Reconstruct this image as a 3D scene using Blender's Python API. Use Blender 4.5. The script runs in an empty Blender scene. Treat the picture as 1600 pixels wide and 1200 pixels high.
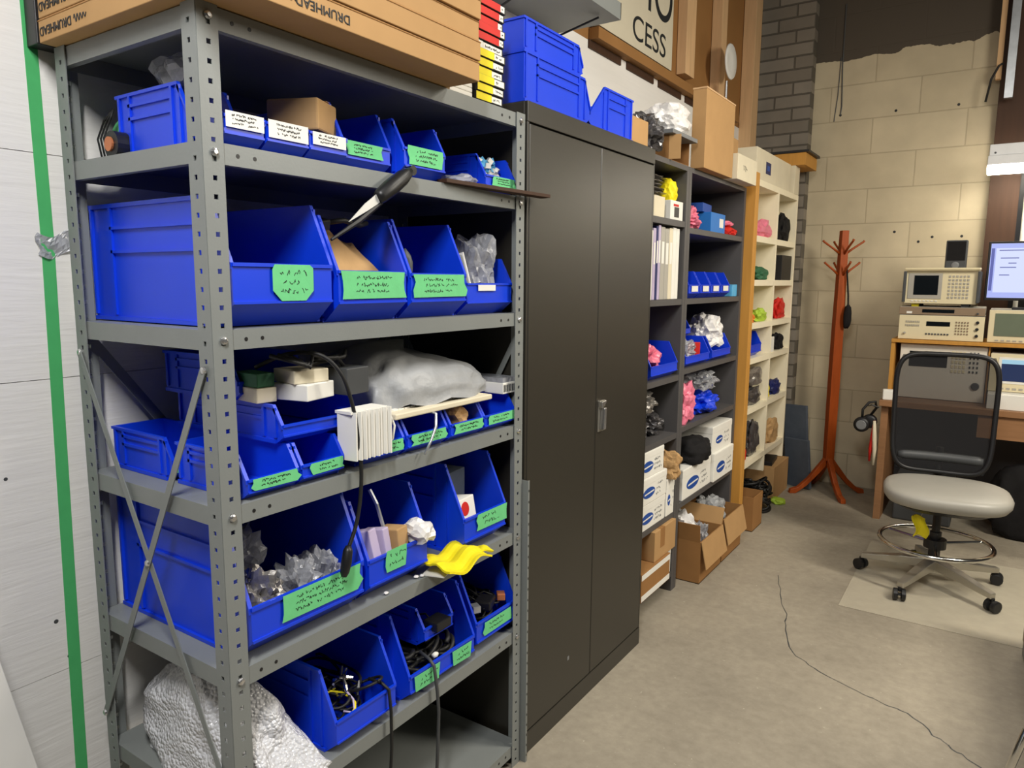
import bpy, bmesh, math, random
from mathutils import Vector, Matrix, noise, Euler

sc = bpy.context.scene
col = sc.collection
R = math.radians

# ------------------------------------------------------------------ camera
cam = bpy.data.cameras.new('camera')
cam.sensor_width = 36.0
cam.lens = 1125.3 / 1600 * 36.0
cam.clip_start = 0.05
camo = bpy.data.objects.new('camera', cam)
col.objects.link(camo)
_r = Vector((0.8281, 0.56054, 0.00699)).normalized()
_f = Vector((-0.55403, 0.82026, -0.14219)).normalized()
_u = _r.cross(_f).normalized()
_r = _f.cross(_u).normalized()
camo.matrix_world = Matrix(((_r.x, _u.x, -_f.x, 1.1299), (_r.y, _u.y, -_f.y, -0.7426), (_r.z, _u.z, -_f.z, 1.4883), (0, 0, 0, 1)))
sc.camera = camo

# ------------------------------------------------------------------ world, lamps, exposure
sc.view_settings.view_transform = 'Standard'
sc.view_settings.look = 'None'
sc.view_settings.gamma = 1.0
sc.view_settings.exposure = 0.0
world = bpy.data.worlds.new('world')
sc.world = world
world.use_nodes = True
world.node_tree.nodes['Background'].inputs[0].default_value = (1.0, 0.97, 0.93, 1)
world.node_tree.nodes['Background'].inputs[1].default_value = 0.03


def area(name, loc, target, sx, sy, power, color):
    l = bpy.data.lights.new(name, 'AREA')
    l.shape = 'RECTANGLE'
    l.size = sx
    l.size_y = sy
    l.energy = power
    l.color = color
    o = bpy.data.objects.new(name, l)
    col.objects.link(o)
    o.location = loc
    d = Vector(target) - Vector(loc)
    o.rotation_euler = d.to_track_quat('-Z', 'Y').to_euler()
    return o


area('ceiling_tube_near', (0.95, -0.85, 2.85), (0.2, 0.1, 0.6), 0.14, 0.8, 50, (1.0, 0.985, 0.96))
area('ceiling_tube_middle', (1.3, 1.3, 3.1), (0.85, 1.5, 0), 0.2, 1.2, 30, (1.0, 0.93, 0.82))
area('ceiling_tube_right', (2.5, 2.25, 2.75), (0.7, 2.7, 0), 0.2, 1.2, 78, (1.0, 0.92, 0.78))


# ------------------------------------------------------------------ materials
def S(r, g, b):
    def c(v):
        v /= 255.0
        return v / 12.92 if v <= 0.04045 else ((v + 0.055) / 1.055) ** 2.4
    return (c(r), c(g), c(b))


M = {}


def mat(name, rgb, rough=0.5, metal=0.0, spec=0.5, var=0.06, vscale=14.0, bump=0.0, bscale=60.0, alpha=1.0,
        emit=None, estr=0.0, trans=0.0, stretch=(1, 1, 1)):
    m = bpy.data.materials.new(name)
    m.use_nodes = True
    nt = m.node_tree
    p = nt.nodes['Principled BSDF']
    c = S(*rgb)
    tc = nt.nodes.new('ShaderNodeTexCoord')
    mp = nt.nodes.new('ShaderNodeMapping')
    mp.inputs['Scale'].default_value = stretch
    nt.links.new(tc.outputs['Object'], mp.inputs[0])
    n = nt.nodes.new('ShaderNodeTexNoise')
    n.inputs['Scale'].default_value = vscale
    n.inputs['Detail'].default_value = 4
    nt.links.new(mp.outputs[0], n.inputs['Vector'])
    mx = nt.nodes.new('ShaderNodeMix')
    mx.data_type = 'RGBA'
    mx.inputs['A'].default_value = tuple(max(0, v * (1 - 2 * var)) for v in c) + (1,)
    mx.inputs['B'].default_value = tuple(min(1, v * (1 + 2 * var)) for v in c) + (1,)
    nt.links.new(n.outputs['Fac'], mx.inputs['Factor'])
    nt.links.new(mx.outputs['Result'], p.inputs['Base Color'])
    p.inputs['Roughness'].default_value = rough
    p.inputs['Metallic'].default_value = metal
    p.inputs['Specular IOR Level'].default_value = spec
    p.inputs['Alpha'].default_value = alpha
    p.inputs['Transmission Weight'].default_value = trans
    if bump:
        n2 = nt.nodes.new('ShaderNodeTexNoise')
        n2.inputs['Scale'].default_value = bscale
        n2.inputs['Detail'].default_value = 5
        nt.links.new(mp.outputs[0], n2.inputs['Vector'])
        b = nt.nodes.new('ShaderNodeBump')
        b.inputs['Strength'].default_value = bump
        b.inputs['Distance'].default_value = 0.004
        nt.links.new(n2.outputs['Fac'], b.inputs['Height'])
        nt.links.new(b.outputs[0], p.inputs['Normal'])
    if emit:
        p.inputs['Emission Color'].default_value = S(*emit) + (1,)
        p.inputs['Emission Strength'].default_value = estr
    M[name] = m
    return m


mat('steel_grey', (128, 132, 130), 0.42, 0.0, 0.5, 0.04, 9, 0.05, 200)
mat('bolt_zinc', (205, 205, 205), 0.25, 0.9)
mat('bin_blue', (10, 62, 220), 0.38, 0, 0.55, 0.03, 8)
mat('tape_green', (112, 205, 138), 0.7, 0, 0.3, 0.05, 40, 0.1, 90)
mat('tape_wall', (78, 176, 106), 0.75, 0, 0.2, 0.05, 30)
mat('ink', (25, 28, 30), 0.6)
mat('wall_white', (232, 230, 226), 0.6, 0, 0.3, 0.02, 10, 0.35, 26, stretch=(1, 0.25, 3))
mat('plain_white', (226, 225, 220), 0.5, 0, 0.3, 0.02, 5)
mat('cabinet_black', (41, 38, 31), 0.40, 0.0, 0.75, 0.03, 3, 0.02, 300)
mat('bookcase_grey', (84, 82, 82), 0.5, 0, 0.4, 0.05, 5)
mat('cardboard', (184, 146, 100), 0.85, 0, 0.15, 0.05, 12, 0.05, 40)
mat('cardboard_dark', (156, 114, 70), 0.85, 0, 0.15, 0.06, 12)
mat('kraft', (186, 150, 104), 0.85, 0, 0.15, 0.08, 18, 0.4, 20)
mat('paper_white', (236, 234, 226), 0.65, 0, 0.25, 0.02)
mat('card_cream', (224, 214, 188), 0.65, 0, 0.25, 0.04)
mat('yellow', (240, 222, 30), 0.55, 0, 0.3, 0.05, 30)
mat('red', (205, 42, 34), 0.5, 0, 0.3, 0.05, 20)
mat('black_plastic', (26, 26, 28), 0.42, 0, 0.45, 0.05)
mat('black_fabric', (30, 29, 30), 0.85, 0, 0.2, 0.1, 30, 0.3, 80)
mat('black_rubber', (22, 22, 22), 0.55)
mat('grey_plastic', (120, 122, 124), 0.45)
mat('dark_grey', (66, 68, 70), 0.5)
mat('bag_clear', (176, 178, 184), 0.2, 0, 0.9, 0.35, 30, 1.0, 60, alpha=0.6)
mat('bag_grey', (156, 158, 160), 0.42, 0, 0.45, 0.12, 12, 1.0, 26)
mat('bubble', (238, 239, 244), 0.2, 0, 0.9, 0.05, 60, 0.0, 20, alpha=0.84)
mat('bag_pink', (228, 120, 146), 0.35, 0, 0.6, 0.12, 30, 0.7, 40)
mat('bag_silver', (150, 146, 142), 0.28, 0.6, 0.6, 0.25, 40, 0.8, 50)
mat('bag_esd', (92, 90, 92), 0.25, 0.5, 0.7, 0.35, 36, 0.9, 40)
mat('bag_white', (232, 230, 228), 0.4, 0, 0.5, 0.05, 20, 0.5, 30)
mat('blue_box', (38, 118, 200), 0.5, 0, 0.4, 0.04)
mat('logo_blue', (28, 76, 160), 0.5)
mat('wood_pale', (214, 176, 132), 0.65, 0, 0.25, 0.10, 6, 0.1, 40, stretch=(6, 6, 0.6))
mat('wood_amber', (196, 142, 66), 0.6, 0, 0.25, 0.08, 6, stretch=(8, 8, 0.6))
mat('wood_red', (156, 70, 20), 0.45, 0, 0.35, 0.15, 8, stretch=(10, 10, 0.8))
mat('wood_brown', (66, 44, 30), 0.6, 0, 0.3, 0.15, 6, stretch=(8, 8, 0.6))
mat('wood_panel', (152, 110, 64), 0.7, 0, 0.25, 0.06, 5)
mat('wood_desk', (150, 110, 76), 0.5, 0, 0.3, 0.12, 7, stretch=(0.8, 6, 6))
mat('cubby_white', (246, 236, 208), 0.5, 0, 0.3, 0.02)
mat('instrument_beige', (226, 214, 178), 0.5, 0, 0.3, 0.02)
mat('instrument_pale', (230, 224, 210), 0.5, 0, 0.3, 0.02)
mat('instrument_grey', (172, 168, 158), 0.5, 0, 0.3, 0.03)
mat('instrument_brown', (142, 122, 100), 0.5, 0, 0.3, 0.03)
mat('screen_dark', (12, 18, 22), 0.15, 0, 0.6)
mat('screen_green', (112, 122, 104), 0.2, 0, 0.6)
mat('screen_lit', (20, 24, 40), 0.2, 0, 0.5, emit=(176, 186, 246), estr=1.0)
mat('screen_page', (20, 24, 40), 0.2, 0, 0.5, emit=(212, 220, 250), estr=1.05)
mat('screen_ink', (20, 24, 40), 0.2, 0, 0.5, emit=(110, 116, 190), estr=0.8)
mat('scope_lit', (20, 24, 40), 0.2, 0, 0.5, emit=(40, 52, 84), estr=0.9)
mat('scope_bar', (20, 24, 40), 0.2, 0, 0.5, emit=(170, 212, 230), estr=0.9)
mat('tube_glow', (250, 250, 250), 0.4, emit=(255, 246, 226), estr=30.0)
mat('blade_steel', (226, 226, 222), 0.35, 0.3)
mat('chrome', (205, 204, 200), 0.16, 1.0)
mat('alu', (186, 182, 172), 0.34, 0.85, 0.5, 0.03)
mat('seat_vinyl', (166, 163, 154), 0.42, 0, 0.5, 0.03, 10, 0.05, 200)
mat('chair_mesh', (34, 34, 36), 0.8, 0, 0.2, 0.08, 60, alpha=0.78)
mat('mat_clear', (214, 206, 186), 0.3, 0, 0.5, 0.06, 20, 0.2, 70, alpha=0.5)
mat('blue_grey', (84, 92, 104), 0.7, 0, 0.2, 0.1, 20)
mat('navy', (24, 34, 92), 0.5)
mat('teal_blue', (92, 178, 226), 0.5, 0, 0.4, 0.1, 60)
mat('copper', (196, 120, 78), 0.4, 0.4)
mat('purple_pale', (190, 176, 206), 0.5)
mat('green_dark', (34, 96, 62), 0.6)
mat('green_lime', (170, 200, 60), 0.6)
mat('orange', (226, 130, 40), 0.6)
mat('sign_face', (206, 198, 176), 0.6, 0, 0.3, 0.02)
mat('galv', (196, 200, 204), 0.35, 0.7, 0.5, 0.12, 20)
mat('lamp_white', (226, 228, 230), 0.4)
mat('conduit', (214, 212, 202), 0.5)


def nodes_of(m):
    return m.node_tree, m.node_tree.nodes['Principled BSDF']


def mat_blocks(name, c1, c2, mortar, bw, bh, ms, bump, painted=None):
    """masonry: running bond laid out in the wall's own x / z metres"""
    m = bpy.data.materials.new(name)
    m.use_nodes = True
    nt, p = nodes_of(m)
    tc = nt.nodes.new('ShaderNodeTexCoord')
    sep = nt.nodes.new('ShaderNodeSeparateXYZ')
    nt.links.new(tc.outputs['Object'], sep.inputs[0])
    cmb = nt.nodes.new('ShaderNodeCombineXYZ')
    nt.links.new(sep.outputs['X'], cmb.inputs['X'])
    nt.links.new(sep.outputs['Z'], cmb.inputs['Y'])
    b = nt.nodes.new('ShaderNodeTexBrick')
    b.inputs['Scale'].default_value = 1.0
    b.inputs['Brick Width'].default_value = bw
    b.inputs['Row Height'].default_value = bh
    b.inputs['Mortar Size'].default_value = ms
    b.inputs['Mortar Smooth'].default_value = 0.4
    b.inputs['Color1'].default_value = S(*c1) + (1,)
    b.inputs['Color2'].default_value = S(*c2) + (1,)
    b.inputs['Mortar'].default_value = S(*mortar) + (1,)
    nt.links.new(cmb.outputs[0], b.inputs['Vector'])
    n = nt.nodes.new('ShaderNodeTexNoise')
    n.inputs['Scale'].default_value = 5
    n.inputs['Detail'].default_value = 6
    nt.links.new(tc.outputs['Object'], n.inputs['Vector'])
    mul = nt.nodes.new('ShaderNodeMix')
    mul.data_type = 'RGBA'
    mul.blend_type = 'MULTIPLY'
    mul.inputs['Factor'].default_value = 0.35
    nt.links.new(b.outputs['Color'], mul.inputs['A'])
    nt.links.new(n.outputs['Fac'], mul.inputs['B'])
    out = mul.outputs['Result']
    if painted:
        # bare masonry above an uneven paint line
        z0, bare = painted
        n3 = nt.nodes.new('ShaderNodeTexNoise')
        n3.inputs['Scale'].default_value = 3.5
        n3.inputs['Detail'].default_value = 8
        nt.links.new(tc.outputs['Object'], n3.inputs['Vector'])
        ma = nt.nodes.new('ShaderNodeMath')
        ma.operation = 'MULTIPLY_ADD'
        nt.links.new(n3.outputs['Fac'], ma.inputs[0])
        ma.inputs[1].default_value = 0.22
        nt.links.new(sep.outputs['Z'], ma.inputs[2])
        gt = nt.nodes.new('ShaderNodeMath')
        gt.operation = 'GREATER_THAN'
        nt.links.new(ma.outputs[0], gt.inputs[0])
        gt.inputs[1].default_value = z0 + 0.11
        mix = nt.nodes.new('ShaderNodeMix')
        mix.data_type = 'RGBA'
        nt.links.new(gt.outputs[0], mix.inputs['Factor'])
        nt.links.new(out, mix.inputs['A'])
        mix.inputs['B'].default_value = S(*bare) + (1,)
        out = mix.outputs['Result']
    nt.links.new(out, p.inputs['Base Color'])
    p.inputs['Roughness'].default_value = 0.7
    p.inputs['Specular IOR Level'].default_value = 0.25
    inv = nt.nodes.new('ShaderNodeMath')
    inv.operation = 'MULTIPLY_ADD'
    nt.links.new(b.outputs['Fac'], inv.inputs[0])
    inv.inputs[1].default_value = -1.0
    nt.links.new(n.outputs['Fac'], inv.inputs[2])
    bp = nt.nodes.new('ShaderNodeBump')
    bp.inputs['Strength'].default_value = bump
    bp.inputs['Distance'].default_value = 0.01
    nt.links.new(inv.outputs[0], bp.inputs['Height'])
    nt.links.new(bp.outputs[0], p.inputs['Normal'])
    M[name] = m


mat_blocks('block_cream', (216, 202, 172), (208, 194, 164), (192, 178, 150), 0.56, 0.238, 0.005, 0.3, (3.04, (84, 76, 66)))
mat_blocks('brick_grey', (150, 142, 130), (132, 124, 112), (104, 98, 88), 0.25, 0.088, 0.007, 0.8)


def mat_concrete():
    m = bpy.data.materials.new('concrete')
    m.use_nodes = True
    nt, p = nodes_of(m)
    tc = nt.nodes.new('ShaderNodeTexCoord')

    def nz(s, d):
        n = nt.nodes.new('ShaderNodeTexNoise')
        n.inputs['Scale'].default_value = s
        n.inputs['Detail'].default_value = d
        n.inputs['Roughness'].default_value = 0.65
        nt.links.new(tc.outputs['Object'], n.inputs['Vector'])
        return n
    n1, n2, n3 = nz(1.1, 9), nz(26, 9), nz(55, 3)
    r = nt.nodes.new('ShaderNodeValToRGB')
    r.color_ramp.elements[0].position = 0.33
    r.color_ramp.elements[0].color = S(143, 135, 121) + (1,)
    r.color_ramp.elements[1].position = 0.66
    r.color_ramp.elements[1].color = S(171, 162, 145) + (1,)
    nt.links.new(n1.outputs['Fac'], r.inputs[0])
    r2 = nt.nodes.new('ShaderNodeValToRGB')
    r2.color_ramp.elements[0].position = 0.3
    r2.color_ramp.elements[0].color = (0.82, 0.82, 0.81, 1)
    r2.color_ramp.elements[1].position = 0.7
    r2.color_ramp.elements[1].color = (1.1, 1.1, 1.1, 1)
    nt.links.new(n2.outputs['Fac'], r2.inputs[0])
    mx = nt.nodes.new('ShaderNodeMix')
    mx.data_type = 'RGBA'
    mx.blend_type = 'MULTIPLY'
    mx.inputs['Factor'].default_value = 0.8
    nt.links.new(r.outputs[0], mx.inputs['A'])
    nt.links.new(r2.outputs[0], mx.inputs['B'])
    r3 = nt.nodes.new('ShaderNodeValToRGB')
    r3.color_ramp.elements[0].position = 0.68
    r3.color_ramp.elements[0].color = (0, 0, 0, 1)
    r3.color_ramp.elements[1].position = 0.76
    r3.color_ramp.elements[1].color = (1, 1, 1, 1)
    nt.links.new(n3.outputs['Fac'], r3.inputs[0])
    mx2 = nt.nodes.new('ShaderNodeMix')
    mx2.data_type = 'RGBA'
    nt.links.new(r3.outputs[0], mx2.inputs['Factor'])
    nt.links.new(mx.outputs['Result'], mx2.inputs['A'])
    mx2.inputs['B'].default_value = S(205, 198, 180) + (1,)
    nt.links.new(mx2.outputs['Result'], p.inputs['Base Color'])
    p.inputs['Roughness'].default_value = 0.55
    p.inputs['Specular IOR Level'].default_value = 0.35
    bp = nt.nodes.new('ShaderNodeBump')
    bp.inputs['Strength'].default_value = 0.12
    bp.inputs['Distance'].default_value = 0.003
    nt.links.new(n2.outputs['Fac'], bp.inputs['Height'])
    nt.links.new(bp.outputs[0], p.inputs['Normal'])
    M['concrete'] = m


mat_concrete()


# ------------------------------------------------------------------ mesh helpers
class MB:
    def __init__(s):
        s.v = []
        s.f = []

    def add(s, vs, fs):
        k = len(s.v)
        s.v += [tuple(v) for v in vs]
        s.f += [tuple(i + k for i in f) for f in fs]
        return s

    def box(s, x0, x1, y0, y1, z0, z1):
        return s.add([(x0, y0, z0), (x1, y0, z0), (x1, y1, z0), (x0, y1, z0), (x0, y0, z1), (x1, y0, z1), (x1, y1, z1), (x0, y1, z1)],
                     [(3, 2, 1, 0), (4, 5, 6, 7), (0, 1, 5, 4), (1, 2, 6, 5), (2, 3, 7, 6), (3, 0, 4, 7)])

    def rbox(s, c, size, rot=(0, 0, 0)):
        e = Euler([R(a) for a in rot]).to_matrix()
        h = [d / 2 for d in size]
        b = MB().box(-h[0], h[0], -h[1], h[1], -h[2], h[2])
        return s.add([e @ Vector(v) + Vector(c) for v in b.v], b.f)

    def prism(s, poly, ax, a, b):
        """poly in the two remaining axes (x,y,z order), extruded along ax from a to b"""
        def mk(p, t):
            if ax == 'x':
                return (t, p[0], p[1])
            if ax == 'y':
                return (p[0], t, p[1])
            return (p[0], p[1], t)
        n = len(poly)
        vs = [mk(p, a) for p in poly] + [mk(p, b) for p in poly]
        fs = [tuple(range(n)), tuple(range(2 * n - 1, n - 1, -1))]
        for i in range(n):
            j = (i + 1) % n
            fs.append((i, i + n, j + n, j))
        return s.add(vs, fs)

    def tube(s, pts, r, n=7, closed=False):
        pts = [Vector(p) for p in pts]
        m = len(pts)
        rr = r if isinstance(r, (list, tuple)) else [r] * m
        vs, fs = [], []
        prev = None
        for i, p in enumerate(pts):
            if closed:
                t = pts[(i + 1) % m] - pts[i - 1]
            else:
                t = pts[min(i + 1, m - 1)] - pts[max(i - 1, 0)]
            if t.length < 1e-9:
                t = Vector((0, 0, 1))
            t.normalize()
            if prev is None:
                a = Vector((0, 0, 1)) if abs(t.z) < 0.9 else Vector((1, 0, 0))
                u = t.cross(a).normalized()
            else:
                u = (prev - t * prev.dot(t))
                u = u.normalized() if u.length > 1e-6 else t.orthogonal().normalized()
            prev = u
            w = t.cross(u)
            for k in range(n):
                g = 2 * math.pi * k / n
                vs.append(p + (u * math.cos(g) + w * math.sin(g)) * rr[i])
        for i in range(m if closed else m - 1):
            for k in range(n):
                a = i * n + k
                b = i * n + (k + 1) % n
                c = ((i + 1) % m) * n + (k + 1) % n
                d = ((i + 1) % m) * n + k
                fs.append((a, b, c, d))
        if not closed:
            fs.append(tuple(range(n - 1, -1, -1)))
            fs.append(tuple((m - 1) * n + k for k in range(n)))
        return s.add(vs, fs)

    def lathe(s, prof, c=(0, 0, 0), n=20, ax='z'):
        vs, fs = [], []
        for (r, h) in prof:
            for k in range(n):
                g = 2 * math.pi * k / n
                a, b = r * math.cos(g), r * math.sin(g)
                v = (a, b, h) if ax == 'z' else ((h, a, b) if ax == 'x' else (a, h, b))
                vs.append(Vector(v) + Vector(c))
        m = len(prof)
        for i in range(m - 1):
            for k in range(n):
                fs.append((i * n + k, i * n + (k + 1) % n, (i + 1) * n + (k + 1) % n, (i + 1) * n + k))
        fs.append(tuple(range(n - 1, -1, -1)))
        fs.append(tuple((m - 1) * n + k for k in range(n)))
        return s.add(vs, fs)

    def blob(s, c, rad, seed=0, amp=0.35, freq=2.0, sub=3, flat=None):
        bm = bmesh.new()
        bmesh.ops.create_icosphere(bm, subdivisions=sub, radius=1.0)
        off = Vector((seed * 7.13, seed * 3.71, seed * 1.93))
        vs = []
        for v in bm.verts:
            d = v.co.normalized()
            k = 1 + amp * (0.8 * noise.noise(d * freq * .8 + off) + 0.9 * (0.4 - abs(noise.noise(d * freq + off * 2))) + 0.5 * (0.4 - abs(noise.noise(d * freq * 2.3 + off))))
            # boxier than a ball
            q = max(abs(d.x), abs(d.y), abs(d.z))
            k *= 0.75 + 0.25 / q if q > 0 else 1
            vs.append(d * k)
        mx = [max(abs(v[i]) for v in vs) for i in range(3)]
        out = []
        for v in vs:
            p = Vector([v[i] / mx[i] * rad[i] for i in range(3)])
            if flat is not None and p.z < flat:
                p.z = flat
            out.append(p + Vector(c))
        vs = out
        fs = [tuple(v.index for v in f.verts) for f in bm.faces]
        bm.free()
        return s.add(vs, fs)

    def sheet(s, fn, nu, nv, th=0.0):
        vs = [Vector(fn(i / nu, j / nv)) for j in range(nv + 1) for i in range(nu + 1)]
        fs = []
        for j in range(nv):
            for i in range(nu):
                a = j * (nu + 1) + i
                fs.append((a, a + 1, a + nu + 2, a + nu + 1))
        return s.add(vs, fs)

    def build(s, name, m, parent=None, smooth=False, bevel=0.0, solid=0.0, label=None):
        me = bpy.data.meshes.new(name)
        me.from_pydata(s.v, [], s.f)
        bm = bmesh.new()
        bm.from_mesh(me)
        if not solid:
            bmesh.ops.recalc_face_normals(bm, faces=bm.faces)
        bm.to_mesh(me)
        bm.free()
        me.materials.append(M[m])
        if smooth:
            for p in me.polygons:
                p.use_smooth = True
        o = bpy.data.objects.new(name, me)
        col.objects.link(o)
        if parent:
            o.parent = parent
        if solid:
            md = o.modifiers.new('thickness', 'SOLIDIFY')
            md.thickness = solid
            md.offset = 0
        if bevel:
            md = o.modifiers.new('bevel', 'BEVEL')
            md.width = bevel
            md.segments = 2
            md.limit_method = 'ANGLE'
            md.angle_limit = R(50)
        if label:
            o['label'] = label
        return o


def thing(name, label, cat, loc=(0, 0, 0), rz=0.0, group=None, rot=None):
    o = bpy.data.objects.new(name, None)
    o.empty_display_size = 0.05
    col.objects.link(o)
    o.location = loc
    o.rotation_euler = rot if rot else (0, 0, R(rz))
    o['label'] = label
    o['category'] = cat
    if group:
        o['group'] = group
    return o


def tag(o, label, cat, group=None, kind=None):
    o['label'] = label
    o['category'] = cat
    if group:
        o['group'] = group
    if kind:
        o['kind'] = kind
    return o


def struct(o):
    o['kind'] = 'structure'
    return o


def text(name, body, size, m, parent, loc, rot, align='CENTER', ext=0.0006, sx=1.0):
    cu = bpy.data.curves.new(name, 'FONT')
    cu.body = body
    cu.size = size
    cu.align_x = align
    cu.align_y = 'CENTER'
    cu.extrude = ext
    tmp = bpy.data.objects.new(name, cu)
    col.objects.link(tmp)
    bpy.context.view_layer.update()
    me = bpy.data.meshes.new_from_object(tmp.evaluated_get(bpy.context.evaluated_depsgraph_get()))
    bpy.data.objects.remove(tmp)
    me.materials.clear()
    me.materials.append(M[m])
    o = bpy.data.objects.new(name, me)
    col.objects.link(o)
    o.parent = parent
    o.location = loc
    o.rotation_euler = [R(a) for a in rot]
    o.scale = (sx, 1, 1)
    return o


def scribble(mb, x, y0, y1, z0, z1, rows, seed, th=0.0012):
    """pen strokes on a plane of constant x"""
    rnd = random.Random(seed)
    h = (z1 - z0) / rows
    for k in range(rows):
        zc = z1 - h * (k + 0.5)
        y = y0 + rnd.uniform(0, 0.1) * (y1 - y0)
        ye = y1 - rnd.uniform(0, 0.25) * (y1 - y0)
        while y < ye:
            w = h * rnd.uniform(0.35, 0.6)
            if rnd.random() < 0.16:
                y += w * 0.9
                continue
            ru = lambda: rnd.uniform(-0.32, 0.32) * h
            p = [(y, zc + ru()), (y + w * rnd.uniform(.1, .5), zc + ru()), (y + w * rnd.uniform(.2, .9), zc + ru()), (y + w * rnd.uniform(.5, .9), zc + ru() * .5)]
            for q in range(3):
                (ya, za), (yb, zb) = p[q], p[q + 1]
                d = Vector((yb - ya, zb - za))
                if d.length < 1e-5:
                    continue
                nrm = Vector((-d.y, d.x)).normalized() * th * 0.5
                mb.prism([(ya + nrm.x, za + nrm.y), (yb + nrm.x, zb + nrm.y), (yb - nrm.x, zb - nrm.y), (ya - nrm.x, za - nrm.y)], 'x', x, x + 0.0004)
            y += w


# ------------------------------------------------------------------ blue hopper-front bins
def bin_(label, loc, L, Wd, H, rz=0.0, tape=None, group=None, lip=0.45, seed=1, rot=None, notes=2, ribs=True, sl=None):
    """front at local x=0 facing +x, bottom at z=0, width along y.
    tape = (y0, y1, z0, z1, kind) as fractions of width / lip height"""
    o = thing('storage_bin', label, 'storage bin', loc, rz, group, rot)
    t = 0.0035
    w = Wd / 2
    lz = lip * H
    lo = 0.36 * lz
    s = sl if sl else 0.38 * (H - lz) + 0.01
    back = 0.95 * lo + 0.008
    prof = [(-L, 0), (-back, 0), (0, lo), (0, lz), (-s, H), (-L, H)]
    b = MB()
    b.prism(prof, 'y', -w, -w + t)
    b.prism(prof, 'y', w - t, w)
    b.box(-L, -L + t, -w + t, w - t, 0, H)
    b.box(-L + t, -back, -w + t, w - t, 0, t)
    b.prism([(-back, 0), (0, lo), (-t, lo), (-back - t, t)], 'y', -w + t, w - t)
    b.box(-t, 0, -w + t, w - t, lo, lz)
    b.build('bin_shell', 'bin_blue', o)
    r = MB()
    rw = max(0.006, 0.035 * H)
    rp = [(-L, H), (-s, H), (0, lz), (0.0, lz - rw * 1.4), (-s - rw * 0.5, H - rw), (-L, H - rw)]
    k = max(0.004, 0.018 * H)
    r.prism(rp, 'y', -w - k, -w)
    r.prism(rp, 'y', w, w + k)
    r.box(-L - k, -L, -w - k, w + k, H - rw, H)
    r.box(0, k * 0.8, -w, w, lz - rw * 0.8, lz)
    r.box(0, k * 0.7, -w, w, lo, lo + rw * 0.6)
    r.build('bin_rim', 'bin_blue', o)
    if ribs:
        g = MB()
        d = max(0.004, 0.022 * H)
        x0, x1, x2 = -L + 0.14 * L, -L + 0.17 * L, -s - 0.10 * L
        for sg in (-1, 1):
            g = MB()
            ya, yb = (w, w + d) if sg > 0 else (-w - d, -w)
            for xx in (-L + 0.005, x1, x2, x2 + 0.1 * L if x2 + 0.1 * L < -back else x2 - 0.05 * L):
                g.box(xx, xx + 0.007, ya, yb, 0.012, H - rw)
            for zz in (0.58, 0.78):
                g.box(x1, x2, ya, yb, zz * H, zz * H + 0.006)
            g.box(-L, -back, ya * 1.0, yb + (0.003 if sg > 0 else 0), 0, 0.008)
            g.build('side_ribs', 'bin_blue', o)
    if tape:
        y0, y1, z0, z1, kind = tape
        rnd = random.Random(seed)
        ya, yb = -w + y0 * Wd, -w + y1 * Wd
        za, zb = lo + (lz - lo) * z0, lo + (lz - lo) * z1
        j = lambda a: rnd.uniform(-a, a)
        if kind == 'card':
            poly = [(ya, za), (yb, za), (yb, zb), (ya, zb)]
        elif kind == 'oct':
            q = (yb - ya) * 0.2
            poly = [(ya + q, za), (yb - q, za), (yb, za + q), (yb, zb - q * .3), (yb - q * .4, zb), (ya + q * .3, zb), (ya, zb - q * .5), (ya, za + q)]
        else:
            e = (yb - ya) * 0.05
            poly = [(ya + j(e), za), (yb + j(e), za + j(e) * .3), (yb + e * .3 + j(e), za + (zb - za) * .3), (yb + j(e) * .6, za + (zb - za) * .6), (yb + j(e), zb), (ya + j(e), zb + j(e) * .2), (ya - e * .3 + j(e), za + (zb - za) * .65), (ya + j(e), za + (zb - za) * .3)]
        xx = k * 0.8 + 0.0004
        tl = MB().prism(poly, 'x', xx, xx + 0.0008).build('tape_label' if kind != 'card' else 'card_label', 'paper_white' if kind == 'card' else 'tape_green', o,
                                                         label='white card label with handwriting' if kind == 'card' else 'green tape label with handwriting')
        if notes:
            sb = MB()
            m_ = 0.14 * (yb - ya)
            scribble(sb, xx + 0.0009, ya + m_, yb - m_, za + 0.15 * (zb - za), zb - 0.1 * (zb - za), notes + 1, seed, 0.0011)
            if sb.v:
                sb.build('handwriting', 'ink', tl)
    return o


def bag(name, label, cat, loc, rad, m, seed, amp=0.35, group=None, sub=3, freq=2.0, smooth=False):
    o = MB().blob((0, 0, rad[2] * 0.72), rad, seed, amp, freq, sub, flat=-0.72 * rad[2]).build(name, m, smooth=smooth)
    o.location = loc
    return tag(o, label, cat, group)


def tangle(name, label, cat, loc, ext, m, seed, n=14, r=0.0035, kind='stuff'):
    rnd = random.Random(seed)
    mb = MB()
    for k in range(n):
        cx, cy = rnd.uniform(-.3, .3) * ext[0], rnd.uniform(-.3, .3) * ext[1]
        cz = rnd.uniform(.15, .85) * ext[2]
        ra, rb = rnd.uniform(.45, .9) * (ext[0] / 2 - abs(cx)), rnd.uniform(.45, .9) * (ext[1] / 2 - abs(cy))
        tz = rnd.uniform(-.5, .5) * ext[2]
        a0 = rnd.uniform(0, 6.28)
        sweep = rnd.uniform(3.5, 6.5)
        pts = []
        for i in range(22):
            g = a0 + sweep * i / 21
            z = cz + tz * .5 * math.sin(g + k) + 0.004 * math.sin(3 * g)
            pts.append((cx + ra * math.cos(g), cy + rb * math.sin(g), min(max(z, r), ext[2])))
        mb.tube(pts, r * rnd.uniform(.7, 1.3), 6)
    o = mb.build(name, m, smooth=True)
    o.location = loc
    return tag(o, label, cat, None, kind)


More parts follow.
